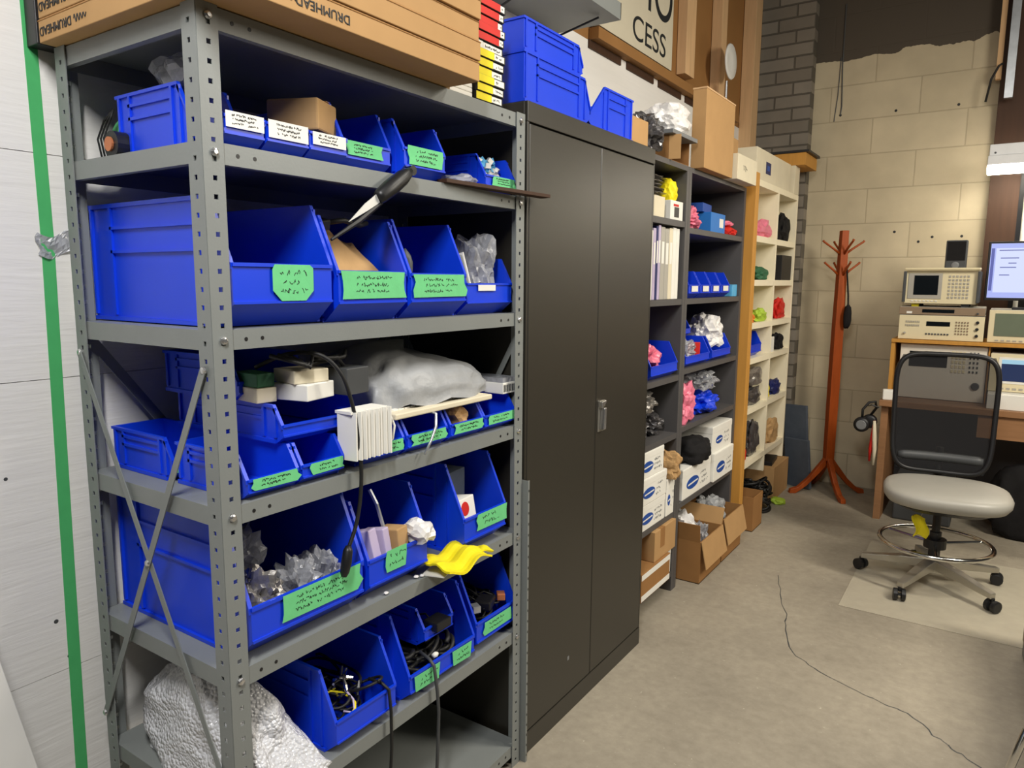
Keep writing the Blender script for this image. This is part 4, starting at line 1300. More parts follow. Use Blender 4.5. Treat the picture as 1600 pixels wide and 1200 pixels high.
# --- wide bookcase contents
bag('pink_bag', 'pink bag of parts on the top shelf of the wide bookcase', 'plastic bag', (-0.18, 2.66, lv2[0] + e), (.09, .10, .075), 'bag_pink', 8, .5, None, 4, 3)
bag('silver_bag', 'small silver bag standing behind the pink bag on the top wide shelf', 'bag', (-0.36, 2.64, lv2[0] + e), (.06, .06, .12), 'bag_esd', 18, .5)
o = boxy('blue_carton', 'bright blue carton with a white sticker on the top shelf of the wide bookcase', 'box', -0.33, -0.11, 2.86, 3.08, lv2[0] + e, lv2[0] + .10, 'blue_box')
MB().box(.1102, .111, .02, .08, .03, .075).build('sticker', 'paper_white', o)
o = solo('blue_carton', 'second blue carton lying on the bright blue one with the white sticker', 'box', -0.34, -0.15, 2.82, 2.99, lv2[0] + .1008, lv2[0] + .145, 'logo_blue', None, 5)
bag('red_bag', 'red striped packet at the right of the top wide shelf', 'packet', (-0.15, 3.20, lv2[0] + e), (.06, .09, .03), 'red', 5, .4)
bag('pink_bag', 'pale packet lying on the red one on the top wide shelf', 'packet', (-0.16, 3.21, lv2[0] + .05), (.05, .07, .02), 'bag_pink', 15, .4)
for k in range(4):
    bin_('small blue bin, %s of the four in a row on the second wide shelf' % ['leftmost', 'second', 'third', 'rightmost'][k], (XB - .01, 2.60 + k * .155 + .02, lv2[1] + e), 0.20, 0.14, 0.128, lip=.5, seed=80 + k, group='four small bins on the second wide shelf', ribs=False, tape=(.2, .8, .2, .85, 'card'), notes=0)
    bpy.data.objects[-1].name if False else None
bag('black_bag', 'black bag of parts piled behind the four small bins', 'bag', (-0.35, 2.80, lv2[1] + e), (.05, .18, .12), 'black_fabric', 6, .4)
solo('pale_folder', 'pale folder standing at the left behind the four small bins', 'folder', -0.42, -0.38, 2.53, 2.62, lv2[1] + e, lv2[1] + .22, 'card_cream')
o = solo('pale_blue_case', 'pale blue case at the right of the four small bins', 'case', -0.22, -0.10, 3.225, 3.31, lv2[1] + e, lv2[1] + .065, 'teal_blue')
bin_('wide blue bin of boards at the left of the third wide shelf', (XB - .005, 2.70, lv2[2] + e), 0.30, 0.33, 0.13, lip=.42, seed=90, ribs=False)
bin_('blue bin under the white bag at the right of the third wide shelf', (XB - .005, 3.06, lv2[2] + e), 0.30, 0.30, 0.13, lip=.42, seed=91, ribs=False)
bin_('blue bin stacked at the back of the third wide shelf', (XB - .12, 2.75, lv2[2] + .1315), 0.24, 0.28, 0.09, lip=.42, seed=92, ribs=False)
bag('white_bag', 'white plastic bag on the third shelf of the wide bookcase', 'plastic bag', (-0.19, 3.08, lv2[2] + .06), (.10, .12, .11), 'bag_white', 4, .5, None, 4, 2.5)
bag('plastic_bag', 'clear bag of red and white parts at the left of the third wide shelf', 'plastic bag', (-0.16, 2.66, lv2[2] + .04), (.07, .11, .055), 'bag_clear', 6, .6, None, 4, 3)
o = solo('red_board', 'red circuit board in the left bin of the third wide shelf', 'circuit board', -0.16, -0.10, 2.745, 2.752, lv2[2] + .02, lv2[2] + .11, 'red', None, 25)
bag('pink_bag', 'pink bag hanging over the edge of the fourth wide shelf', 'plastic bag', (-0.14, 2.63, lv2[3] + e), (.06, .10, .12), 'bag_pink', 13, .5, None, 4, 2.5)
bag('blue_bag', 'bright blue bag on the fourth shelf of the wide bookcase', 'plastic bag', (-0.16, 2.96, lv2[3] + e), (.085, .16, .075), 'bin_blue', 3, .5, None, 4, 2.5)
bag('plastic_bag', 'clear bag lying on the blue bag of the fourth wide shelf', 'plastic bag', (-0.16, 2.93, lv2[3] + .131), (.085, .17, .06), 'bag_clear', 16, .6, None, 4, 3)
bag('silver_bag', 'silver bag at the back of the fourth wide shelf', 'bag', (-0.33, 2.80, lv2[3] + e), (.08, .2, .09), 'bag_silver', 19, .5, None, 4, 3)
logo_box('white carton at the left under the black bag in the wide bookcase', -0.33, -0.09, 2.56, 2.97, lv2[4] + e, lv2[4] + .155, 6)
logo_box('lower white carton at the right of the wide bookcase', -0.33, -0.075, 2.98, 3.31, lv2[4] + e, lv2[4] + .155, 7)
logo_box('upper white carton at the right of the wide bookcase', -0.33, -0.09, 2.98, 3.31, lv2[4] + .156, lv2[4] + .30, 8, False)
bag('black_bag', 'black cloth bag slumped on the white carton in the wide bookcase', 'bag', (-0.13, 2.80, lv2[4] + .156), (.09, .15, .075), 'black_fabric', 11, .3, None, 4, 1.6, True)
bag('white_bag', 'white paper bag behind the black cloth bag', 'bag', (-0.27, 2.72, lv2[4] + .156), (.06, .17, .085), 'bag_white', 14, .35)


# --- cardboard boxes on the floor in front
def open_box(label, x0, x1, y0, y1, h, flaps, fill_m, seed, mx='cardboard'):
    o = thing('open_cardboard_box', label, 'cardboard box', ((x0 + x1) / 2, (y0 + y1) / 2, 0.0))
    hx, hy, t = (x1 - x0) / 2, (y1 - y0) / 2, .004
    b = MB().box(-hx, hx, -hy, -hy + t, 0, h).box(-hx, hx, hy - t, hy, 0, h).box(-hx, -hx + t, -hy + t, hy - t, 0, h).box(hx - t, hx, -hy + t, hy - t, 0, h).box(-hx, hx, -hy, hy, 0, t)
    b.build('box_body', 'cardboard_dark', o)  # shaded body and near flap, lit other flaps: lighting put into card colours
    for f in flaps:
        if f == 'front':
            MB().rbox((hx + .0185, 0, h - .066), (.004, 2 * hy - .004, .14), (0, -12, 0)).build('box_flap', mx, o)
        if f == 'near':
            MB().rbox((0, -hy - .004, h + .045), (2 * hx - .004, .004, .09), (8, 0, 0)).build('box_flap', 'cardboard_dark', o)
        if f == 'far':
            MB().rbox((0, hy + .02, h + .04), (2 * hx - .004, .004, .09), (-25, 0, 0)).build('box_flap', mx, o)
    return o


o = open_box('open cardboard box with two white labels on the floor before the wide bookcase', -0.31, 0.0, 2.60, 2.93, 0.215, ['front', 'near', 'far'], 'bag_clear', 1)
MB().box(-.135, -.02, -.1658, -.1651, .135, .165).box(-.135, -.0, -.1658, -.1651, .01, .04).build('white_label', 'paper_white', o)
bag('white_bag', 'white and blue printed bag of goods filling the labelled open box', 'plastic bag', (-0.16, 2.70, .09), (.10, .075, .145), 'bag_white', 21, .5, None, 4, 3)
bag('plastic_bag', 'clear bag of pale parts at the front of the labelled open box', 'plastic bag', (-0.10, 2.84, .07), (.065, .06, .11), 'bag_clear', 22, .6, None, 4, 3)
o = open_box('open cardboard box with its flap down, second on the floor before the wide bookcase', -0.31, 0.0, 2.945, 3.28, 0.235, ['front'], 'bag_clear', 2)
bag('plastic_bag', 'grey translucent bag bulging from the second open box on the floor', 'plastic bag', (-0.14, 3.11, .12), (.095, .11, .11), 'bag_grey', 25, .5, None, 4, 3)
o = open_box('small cardboard box at the foot of the wooden post', -0.14, 0.0, 3.52, 3.72, 0.21, [], 'bag_clear', 3, )

# ================================================================== white cubby shelf
XC = -0.10
cu = thing('cubby_shelf', 'tall white cubby shelf of two columns beside the brick pier', 'shelf unit', (XC, 3.585, 0))
cwid, cdp = 1.02, 0.34
clv = [2.083, 1.762, 1.503, 1.244, 1.03, 0.72, 0.38]
for y in (0, cwid / 2 - .012, cwid - .024):
    MB().box(-cdp, 0, y, y + .024, 0.24, 2.083).build('upright', 'cubby_white', cu, bevel=.001)
MB().box(-cdp, -cdp + .006, .024, cwid - .024, .30, 2.083).build('back_panel', 'plain_white', cu)
for z in clv:
    for y in (.024, cwid / 2 + .012):
        MB().box(-cdp + .006, -.001, y, y + cwid / 2 - .036 , z - .036, z).build('shelf', 'cubby_white', cu)
# things on top
o = thing('white_carton', 'cream carton with a small dark blue square on top of the cubbies', 'box', (-0.24, 4.03, 2.0836))
MB().box(-.10, .12, -.40, .40, 0, .185).build('box_body', 'card_cream', o, bevel=.002)
MB().box(.1202, .121, -.20, -.09, .055, .125).build('blue_square', 'navy', o)
MB().box(.1212, .1216, -.175, -.12, .075, .105).build('square_mark', 'logo_blue', o)
bm_ = thing('wooden_beam', 'short wooden beam end with a black cap beside the brick pier', 'beam', (-0.14, 4.52, 2.2700))
MB().box(-.12, .10, -.04, .30, 0, .082).build('beam', 'wood_amber', bm_, bevel=.002)
MB().box(-.13, .12, -.05, .30, .083, .098).build('black_cap', 'black_plastic', bm_)
solo('pale_block', 'pale block under the wooden beam at the end of the cubby top', 'block', -0.22, -0.10, 4.47, 4.60, 2.0836, 2.2690, 'card_cream')
# cubby contents
ya, yb_ = 3.585 + .03, 3.585 + cwid / 2 + .015
cz = lambda i: clv[i] + e


def cub(kind, label, cat, col_, row, m_, rad, seed, dy=0.2, dx=-0.14, nm_='parts_bag'):
    rad = (min(rad[0], .06), rad[1], rad[2])
    rad = (.042, max(rad[1], .05) if dx >= -.1 else rad[1], rad[2])
    return bag(nm_, label, cat, (XC - .048, (ya if col_ == 0 else yb_) + (dy if dx >= -.1 else .442 - rad[1]), cz(row)), rad, m_, seed, .45, None, 3, 2.5)


cub('', 'pink bag in the top left white cubby', 'plastic bag', 0, 1, 'bag_pink', (.08, .17, .065), 2, .22)
cub('', 'round black case in the top right white cubby', 'case', 1, 1, 'black_fabric', (.07, .16, .12), 3, .20, -.13, 'black_case')
cub('', 'dark green bag in the second left white cubby', 'bag', 0, 2, 'green_dark', (.08, .16, .05), 4, .2, -.12, 'dark_bag')
o = solo('black_box', 'black box in the second right white cubby', 'box', -0.20, -0.105, 4.28, 4.54, cz(2), cz(2) + .165, 'black_plastic')
o = solo('white_carton', 'pale upright carton in the third left white cubby', 'box', -0.27, -0.20, 3.615, 3.73, cz(3), cz(3) + .19, 'card_cream')
cub('', 'green bag on the orange one in the third left white cubby', 'bag', 0, 3, 'green_lime', (.06, .12, .05), 6, .24, -.20, 'green_bag')
cub('', 'orange packet in the third left white cubby', 'packet', 0, 3, 'orange', (.05, .08, .035), 7, .10, -.07, 'orange_packet')
cub('', 'red bag in the third right white cubby', 'bag', 1, 3, 'red', (.08, .13, .085), 8, .18, -.12, 'red_bag')
bin_('small navy blue bin tilted in the fourth left white cubby', (XC - .02, 3.83, cz(4)), 0.22, 0.22, 0.15, lip=.5, seed=95, ribs=False)
cub('', 'black camera-like bundle in the fourth right white cubby', 'bundle', 1, 4, 'black_fabric', (.07, .13, .07), 9, .25, -.12, 'black_bundle')
o = solo('white_carton', 'white carton at the front of the fourth right white cubby', 'box', -0.17, -0.11, 4.13, 4.22, cz(4), cz(4) + .10, 'paper_white')
for k, (r_, m_, lb_, dy, dz) in enumerate([(5, 'bag_esd', 'dark crinkled parts bag at the bottom of the fifth left white cubby', .2, 0), (5, 'bag_silver', 'silver parts bag on top in the fifth left white cubby', .17, .122)]):
    o = cub('', lb_, 'plastic bag', 0, r_, m_, (.09, .19, .07), 20 + k, dy)
    o.location.z += dz
cub('', 'navy bag in the fifth right white cubby', 'bag', 1, 5, 'navy', (.08, .14, .06), 23, .24, -.12, 'navy_bag')
cub('', 'yellow packet beside the navy bag in the white cubbies', 'packet', 1, 5, 'yellow', (.04, .035, .06), 24, .05, -.06, 'yellow_packet')
cub('', 'dark crinkled parts bag in the sixth left white cubby', 'plastic bag', 0, 6, 'bag_esd', (.09, .14, .14), 25, .18)
cub('', 'small red packet hanging in the sixth left white cubby', 'packet', 0, 6, 'red', (.02, .04, .06), 26, .07, -.04, 'red_packet')
cub('', 'brown paper bag in the sixth right white cubby', 'bag', 1, 6, 'kraft', (.09, .16, .10), 27, .2, -.12, 'brown_bag')
for k_, (row, lb_, m_) in enumerate([(5, 'heap of small grey parts at the right of the dark bags in the fifth left cubby', 'grey_plastic'), (6, 'heap of small pale parts at the front of the sixth left cubby', 'instrument_grey'), (4, 'heap of small dark parts behind the fourth right cubby carton', 'dark_grey')]):
    pm = MB()
    rn = random.Random(40 + k_)
    for q in range(26):
        pm.rbox((rn.uniform(-.025, .025), rn.uniform(-.045, .045), rn.uniform(.012, .09)), (rn.uniform(.012, .03), rn.uniform(.012, .035), rn.uniform(.01, .03)), (rn.uniform(0, 90), rn.uniform(0, 90), rn.uniform(0, 90)))
    a_ = pm.build('parts_pile', m_)
    a_.location = (XC - .13, (3.86 if k_ < 2 else 4.38), cz(row) + .012)
    tag(a_, lb_, 'parts', None, 'stuff')
# floor under the cubbies
o = boxy('cardboard_box', 'cardboard box on the floor at the far end under the white cubbies', 'cardboard box', -0.36, -0.06, 4.22, 4.62, 0.0, 0.235, 'cardboard')
solo('black_laptop', 'flat black device lying on the far cardboard box under the cubbies', 'device', -0.34, -0.10, 4.25, 4.50, .2356, .262, 'black_plastic', None, 6)
tangle('floor_cables', 'heap of black cables on the floor under the white cubbies', 'cables', (-0.13, 4.03, 0.0), (0.24, 0.30, 0.20), 'black_rubber', 15, 30, 0.008)
solo('blue_tub', 'small blue tub on the floor beside the wooden post', 'tub', -0.30, -0.18, 3.66, 3.78, 0.0, .22, 'blue_box')
bag('green_rag', 'yellow-green rag on the floor by the black cables', 'rag', (-0.02, 4.20, 0), (.05, .05, .025), 'green_lime', 5, .4)
bag('grey_bag', 'grey bag standing on the floor under the left cubbies', 'bag', (-0.36, 3.93, 0), (.07, .1, .15), 'bag_silver', 7, .4)
o = MB().box(-.012, .012, -.09, .09, 0, .60).build('leaning_plank', 'blue_grey', bevel=.002)
o.location = (-0.02, 4.76, 0.002)
o.rotation_euler = (R(-3), R(-3), R(70))
tag(o, 'blue grey plank leaning at the brick pier, taller one behind', 'plank')
o = MB().box(-.012, .012, -.10, .10, 0, .36).build('leaning_plank', 'blue_grey', bevel=.002)
o.location = (0.005, 4.70, 0.003)
o.rotation_euler = (R(-3), R(-5), R(66))
tag(o, 'blue grey plank leaning at the brick pier, shorter one in front', 'plank')

# ================================================================== coat rack
ck = thing('coat_rack', 'red-brown wooden coat rack standing in front of the block wall', 'coat rack', (0.20, 4.66, 0), 0)
pp = MB()
hw = [(0.24, .030), (0.8, .032), (1.2, .031), (1.6, .027), (1.84, .024)]
vs, fs = [], []
for z, w_ in hw:
    vs += [(w_ * 1.36 * math.cos(R(80 + 90 * q)), w_ * 1.36 * math.sin(R(80 + 90 * q)), z) for q in range(4)]
for i in range(len(hw) - 1):
    for k in range(4):
        fs.append((i * 4 + k, i * 4 + (k + 1) % 4, i * 4 + 4 + (k + 1) % 4, i * 4 + 4 + k))
fs += [(3, 2, 1, 0), (16, 17, 18, 19)]
pp.add(vs, fs)
pp.build('pole', 'wood_red', ck, bevel=.003)
for zz, ln in ((1.69, .135), (1.545, .115)):
    for k in range(4):
        g = R(35 + 90 * k)
        dx, dy = math.cos(g), math.sin(g)
        MB().tube([(dx * .02, dy * .02, zz - .005), (dx * ln * .5, dy * ln * .5, zz + .03), (dx * ln, dy * ln, zz + .075), (dx * (ln + .006), dy * (ln + .006), zz + .083)], [.009, .0075, .007, .0085], 8).build('peg', 'wood_red', ck, smooth=True)
for k in range(4):
    g = R(-145 + 90 * k)
    dx, dy = math.cos(g), math.sin(g)
    nx, ny = -dy * .017, dx * .017
    prof = [(.02, .27), (.06, .215), (.14, .11), (.21, .045), (.262, .03), (.268, .0), (.225, .0), (.15, .055), (.075, .135), (.02, .20)]
    vs = [(dx * r_ + nx, dy * r_ + ny, z) for r_, z in prof] + [(dx * r_ - nx, dy * r_ - ny, z) for r_, z in prof]
    n = len(prof)
    MB().add(vs, [tuple(range(n)), tuple(range(2 * n - 1, n - 1, -1))] + [(i, i + n, (i + 1) % n + n, (i + 1) % n) for i in range(n)]).build('foot', 'wood_red', ck, bevel=.003)
hb = thing('hanging_pouch', 'small black pouch on a strap hanging from the coat rack', 'pouch', (0.262, 4.63, 1.18))
MB().blob((0, 0, .08), (.026, .03, .085), 4, .2, 2, 3).build('pouch_body', 'black_fabric', hb, smooth=True)
MB().tube([(0, 0, .15), (-.004, 0, .22), (-.02, .0, .36), (-.026, .0, .42)], .006, 6).build('strap', 'black_fabric', hb)

# ================================================================== work desk with instruments
dk = thing('work_desk', 'wooden work desk carrying stacked instruments in front of the block wall', 'desk', (0.55, 4.18, 0))
MB().box(0, 1.6, 0, 0.74, .735, .772).build('desk_top', 'wood_desk', dk, bevel=.003)
MB().box(0.01, .05, .05, .70, 0, .735).build('side_panel', 'wood_desk', dk)
MB().box(1.55, 1.59, .05, .70, 0, .735).build('side_panel', 'wood_desk', dk)
MB().box(0.05, 1.55, .66, .68, 0.12, .735).build('modesty_panel', 'bookcase_grey', dk)
MB().box(0.52, 1.55, .02, .04, .60, .735).build('drawer_front', 'wood_desk', dk)
rk = thing('instrument_rack', 'low wooden riser shelf standing on the work desk', 'shelf', (0.572, 4.36, .7725))
MB().box(0, .022, 0, .45, 0, .348).build('upright', 'wood_amber', rk)
MB().box(.5165, .5245, .03, .45, 0, .348).build('upright', 'wood_amber', rk)
MB().box(1.25, 1.27, 0, .45, 0, .348).build('upright', 'wood_amber', rk)
MB().box(0, 1.27, -.01, .45, .3485, .37).build('riser_board', 'wood_amber', rk, bevel=.002)


def instrument(name, label, cat, x0, x1, y0, d_, z0, z1, m_):
    o = thing(name, label, cat, ((x0 + x1) / 2, y0, z0))
    w_ = (x1 - x0) / 2
    MB().box(-w_, w_, .008, d_, 0, z1 - z0).build('case', 'instrument_grey', o, bevel=.004)
    MB().box(-w_ - .002, w_ + .002, 0, .008, 0.002, z1 - z0 - .002).build('front_panel', m_, o, bevel=.002)
    return o, w_, z1 - z0


def buttons(o, nm_, m_, x0, x1, z0, z1, nx, nz, s_=.6):
    b = MB()
    for i in range(nx):
        for k in range(nz):
            cx, cz_ = x0 + (i + .5) * (x1 - x0) / nx, z0 + (k + .5) * (z1 - z0) / nz
            hx, hz = s_ * (x1 - x0) / nx / 2, s_ * (z1 - z0) / nz / 2
            b.box(cx - hx, cx + hx, -.005, 0, cz_ - hz, cz_ + hz)
    return b.build(nm_, m_, o)


def knob(o, m_, x, z, r_):
    return MB().lathe([(r_, 0), (r_, -.012), (r_ * .8, -.015)], (x, 0, z), 14, 'y').build('knob', m_, o)


zr = .7725 + .3705
# bottom left, under the riser
o, w_, h_ = instrument('signal_analyser', 'pale instrument with a black display under the riser shelf behind the chair', 'instrument', .625, 1.082, 4.40, .38, .7735, 1.115, 'instrument_pale')
MB().box(-w_ + .05, w_ * .12, -.003, -.0004, h_ - .14, h_ - .045).build('display', 'screen_dark', o)
buttons(o, 'keypad', 'instrument_beige', w_ * .2, w_ * .55, .17, h_ - .03, 4, 5)
buttons(o, 'soft_keys', 'dark_grey', w_ * .6, w_ * .85, .17, h_ - .03, 3, 5, .45)
knob(o, 'dark_grey', w_ * .8, .10, .022)
# generator on the riser
o, w_, h_ = instrument('signal_generator', 'beige signal generator with rows of keys on the riser shelf', 'instrument', .605, 1.052, 4.38, .40, zr, zr + .152, 'instrument_beige')
MB().box(-.075, .05, -.003, -.0004, h_ - .065, h_ - .038).build('display', 'screen_dark', o)
buttons(o, 'small_keys', 'instrument_grey', -.19, -.11, h_ - .075, h_ - .03, 8, 2, .5)
buttons(o, 'keypad', 'instrument_brown', .075, .15, .035, h_ - .03, 5, 5, .5)
buttons(o, 'soft_keys', 'dark_grey', -.08, .05, .03, .045, 8, 1, .6)
for z_ in (.035, .075, .115):
    knob(o, 'black_plastic', .19, z_, .009)
knob(o, 'instrument_grey', -.19, .04, .007)
# thin brown unit
z2 = zr + .1525
o, w_, h_ = instrument('counter_unit', 'thin brown instrument with a dark slot between two beige instruments', 'instrument', .600, 1.050, 4.385, .40, z2, z2 + .05, 'instrument_brown')
MB().box(-.10, .07, -.003, -.0004, .016, .036).build('display', 'screen_dark', o)
MB().box(-.185, -.155, -.003, -.0004, .008, .022).build('white_key', 'paper_white', o)
knob(o, 'dark_grey', .19, .016, .006)
# spectrum analyser
z3 = z2 + .0505
o, w_, h_ = instrument('spectrum_analyser', 'topmost beige instrument with a square dark screen below the small speaker', 'instrument', .622, 1.000, 4.40, .42, z3 + .018, z3 + .226, 'instrument_beige')
MB().box(-w_ + .012, -w_ + .225 - .03, -.004, -.0004, .03, h_ - .022).build('screen_bezel', 'instrument_grey', o, bevel=.002)
MB().box(-w_ + .045, -w_ + .175, -.007, -.0044, .055, h_ - .035).build('display', 'screen_dark', o)
buttons(o, 'keypad', 'instrument_grey', .035, .15, .03, h_ - .03, 6, 7, .55)
buttons(o, 'soft_keys', 'paper_white', -w_ + .03, -w_ + .18, .012, .024, 7, 1, .6)
MB().tube([(-w_ - .006, .01, h_ + .004), (-w_ - .006, -.03, h_ + .004), (w_ + .006, -.03, h_ + .004), (w_ + .006, .01, h_ + .004)], .008, 6).build('carry_handle', 'instrument_beige', o)
for s_ in (-1, 1):
    MB().box(s_ * (w_ + .006) - .008, s_ * (w_ + .006) + .008, -.03, .30, .01, h_ - .01).build('side_guard', 'dark_grey', o, bevel=.003)
    for t_ in (.05, .35):
        MB().box(s_ * w_ * .7 - .02, s_ * w_ * .7 + .02, t_ - .02, t_ + .02, -.0178, 0).build('foot', 'yellow' if (s_ < 0 and t_ < .1) else 'dark_grey', o)
# speaker
sp_ = thing('small_speaker', 'small black loudspeaker standing on the top beige instrument', 'speaker', (.872, 4.47, z3 + .2267))
MB().box(-.056, .056, 0, .10, 0, .178).build('cabinet', 'dark_grey', sp_, bevel=.006)
MB().box(-.048, .048, -.003, 0, .055, .17).build('grille', 'black_fabric', sp_)
MB().lathe([(.02, 0), (.02, -.004), (.012, -.006)], (0, -.0, .028), 16, 'y').build('volume_knob', 'grey_plastic', sp_)
# right column
o, w_, h_ = instrument('crt_monitor', 'beige monitor with a grey-green screen below the computer display', 'monitor', 1.075, 1.45, 4.40, .38, zr, zr + .195, 'instrument_beige')
MB().box(-w_ + .028, w_ - .03, -.003, -.0004, .04, h_ - .022).build('screen', 'screen_green', o)
buttons(o, 'front_keys', 'instrument_grey', -w_ + .03, w_ - .05, .008, .02, 10, 1, .6)
o, w_, h_ = instrument('oscilloscope', 'cream oscilloscope with a lit trace screen right of the office chair back', 'instrument', 1.104, 1.50, 4.36, .36, .8585, 1.085, 'instrument_beige')
MB().box(-w_ + .04, w_ - .12, -.004, -.0004, .05, h_ - .022).build('screen_bezel', 'paper_white', o)
MB().box(-w_ + .055, w_ - .135, -.006, -.0044, .065, h_ - .06).build('screen', 'scope_lit', o)
MB().box(-w_ + .055, w_ - .135, -.006, -.0044, h_ - .06, h_ - .035).build('screen_bar', 'scope_bar', o)
buttons(o, 'soft_keys', 'instrument_grey', -w_ + .05, w_ - .13, .012, .028, 7, 1, .6)
for x_ in (-.085, -.06):
    knob(o, 'instrument_grey', w_ + x_ + .03, .16, .01)
o = boxy('paper_stack', 'thick stack of white paper on the desk under the oscilloscope', 'paper', 1.104, 1.46, 4.22, 4.60, .7725, .8575, 'paper_white', body='paper_sheets')
# lcd display
mo_ = thing('computer_display', 'lit computer display showing a white page on a lilac desktop', 'monitor', (1.28, 4.50, zr + .1957))
MB().box(-.10, .10, -.06, .10, 0, .012).build('stand_base', 'black_plastic', mo_, bevel=.003)
MB().box(-.025, .025, .03, .05, .012, .20).build('stand_neck', 'black_plastic', mo_)
MB().box(-.245, .245, -.005, .03, .052, .40).build('display_frame', 'black_plastic', mo_, bevel=.004)
MB().box(-.232, .232, -.0058, -.0052, .068, .388).build('screen', 'screen_lit', mo_)
MB().box(-.205, .20, -.0066, -.006, .10, .36).build('page_window', 'screen_page', mo_)
lp = MB()
for z_, a, b in ((.345, -.19, -.05), (.30, -.18, -.09), (.27, -.14, -.10), (.20, -.18, -.13), (.245, -.18, -.10)):
    lp.box(a, b, -.0072, -.0067, z_, z_ + .005)
lp.box(-.228, -.212, -.0066, -.006, .11, .36)
lp.build('screen_text', 'screen_ink', mo_)
# small items on desk end
hs = thing('headphones', 'black headphones with a grey ear cup hanging at the end of the desk', 'headphones', (0.46, 4.20, .52))
MB().lathe([(.03, -.022), (.046, -.018), (.048, .0), (.046, .018), (.03, .022)], (0, 0, .085), 20, 'y').build('ear_cup', 'black_plastic', hs, smooth=True)
MB().lathe([(.03, -.025), (.026, -.027)], (0, 0, .085), 20, 'y').build('ear_pad', 'grey_plastic', hs)
MB().lathe([(.03, -.02), (.044, -.014), (.044, .014), (.03, .02)], (.035, .06, .10), 18, 'y').build('ear_cup', 'black_plastic', hs, smooth=True)
MB().tube([(0, 0, .13), (.0, .0, .18), (.03, .02, .225), (.065, .03, .232), (.07, .05, .19), (.04, .06, .14)], .008, 8).build('headband', 'black_rubber', hs, smooth=True)
MB().tube([(.09, .0, .20), (.05, .0, .215), (.03, .01, .205)], .005, 6).build('hook', 'black_plastic', hs)
solo('white_cup', 'small white tub on the near left corner of the desk', 'tub', 0.56, 0.62, 4.20, 4.26, .7727, .835, 'paper_white', None, 10, .006)
pl = thing('hanging_pliers', 'pliers with red and white grips hanging at the desk side', 'pliers', (0.535, 4.17, .36))
MB().tube([(0, 0, .28), (.006, 0, .18), (.012, 0, .10), (.01, 0, .0)], [.008, .013, .012, .007], 8).build('white_grip', 'card_cream', pl, smooth=True)
MB().tube([(0, .01, .28), (-.006, .01, .18), (-.012, .01, .10), (-.014, .01, .02)], [.007, .012, .011, .006], 8).build('red_grip', 'red', pl, smooth=True)
solo('grey_tub', 'grey plastic tub on the floor under the left end of the desk', 'tub', 0.66, 0.98, 4.30, 4.60, 0.001, .28, 'dark_grey', None, 0, .01)
bag('black_bag', 'large dark bag on the floor under the right half of the desk', 'bag', (1.36, 4.36, 0), (.22, .14, .26), 'black_fabric', 12, .25, None, 4, 1.5, True)

# ================================================================== task lamp above the desk
lm = thing('task_light', 'white fluorescent task light mounted over the desk at the right edge', 'lamp', (1.55, 4.62, 2.15))
MB().box(-.56, .56, -.05, .06, .10, .165).build('upper_housing', 'lamp_white', lm, bevel=.003)
MB().box(-.565, .565, -.06, .07, .045, .099).build('lower_housing', 'lamp_white', lm, bevel=.003)
MB().box(-.565, .565, -.055, .065, 0, .044).build('diffuser', 'tube_glow', lm, bevel=.004)
MB().lathe([(.006, -.0505), (.006, -.053)], (-.53, 0, .115), 10, 'y').build('screw', 'dark_grey', lm)
tag(MB().tube([(1.20, 4.88, 1.2), (1.20, 4.88, 2.14)], .014, 10).build('conduit_pipe', 'conduit'), 'white vertical conduit pipe below the task light at the right edge', 'pipe')
tag(MB().box(1.03, 1.075, 4.78, 4.82, 2.62, 4.0).build('metal_strut', 'galv'), 'galvanised metal strut hanging in the upper right corner', 'strut')
tag(MB().box(0.975, 1.005, 4.84, 4.88, 2.75, 4.1).build('wooden_batten', 'wood_pale'), 'pale wooden batten beside the metal strut in the upper right corner', 'batten')
tag(MB().tube([(1.01, 4.80, 2.83), (0.99, 4.80, 2.82), (.955, 4.82, 2.75), (.935, 4.84, 2.62)], .007, 6).build('black_strap', 'black_rubber', smooth=True), 'black strap curling from the batten in the upper right corner', 'strap')

# ================================================================== chair mat and office chair
mt = MB().box(0.617, 1.60, 2.745, 3.75, 0.0008, 0.004).build('chair_mat', 'mat_clear', bevel=.001)
mt.rotation_euler = (0, 0, 0)
tag(mt, 'clear plastic chair mat on the concrete under the office chair', 'mat')
mz = 0.0045
ch_ = thing('office_chair', 'office chair with a black mesh back and pale seat on a clear mat', 'chair', (0.955, 3.27, mz), 6)


def superell(a, b, z, n, e_=2.6, dx=0, dy=0, k=1.0):
    out = []
    for i in range(n):
        g = 2 * math.pi * i / n
        c_, s_ = math.cos(g), math.sin(g)
        out.append((dx + k * a * abs(c_) ** (2 / e_) * (1 if c_ > 0 else -1), dy + k * b * abs(s_) ** (2 / e_) * (1 if s_ > 0 else -1), z))
    return out


def loft(rings):
    mb = MB()
    n = len(rings[0])
    vs = [p for r_ in rings for p in r_]
    fs = []
    for i in range(len(rings) - 1):
        for k in range(n):
            fs.append((i * n + k, i * n + (k + 1) % n, (i + 1) * n + (k + 1) % n, (i + 1) * n + k))
    fs.append(tuple(range(n - 1, -1, -1)))
    fs.append(tuple((len(rings) - 1) * n + k for k in range(n)))
    return mb.add(vs, fs)


sz = .425
st_ = loft([superell(.272, .25, sz + z, 44, 2.9, 0.025, -.015, k) for z, k in ((.0, .80), (.012, .93), (.035, .99), (.058, 1.0), (.072, .97), (.080, .90), (.086, .72), (.089, .4))]).build('seat_cushion', 'seat_vinyl', ch_, smooth=True)
loft([superell(.25, .22, sz - .022 + z, 32, 2.8, 0.02, -.02, k) for z, k in ((0, .75), (.021, .9))]).build('seat_pan', 'black_plastic', ch_)
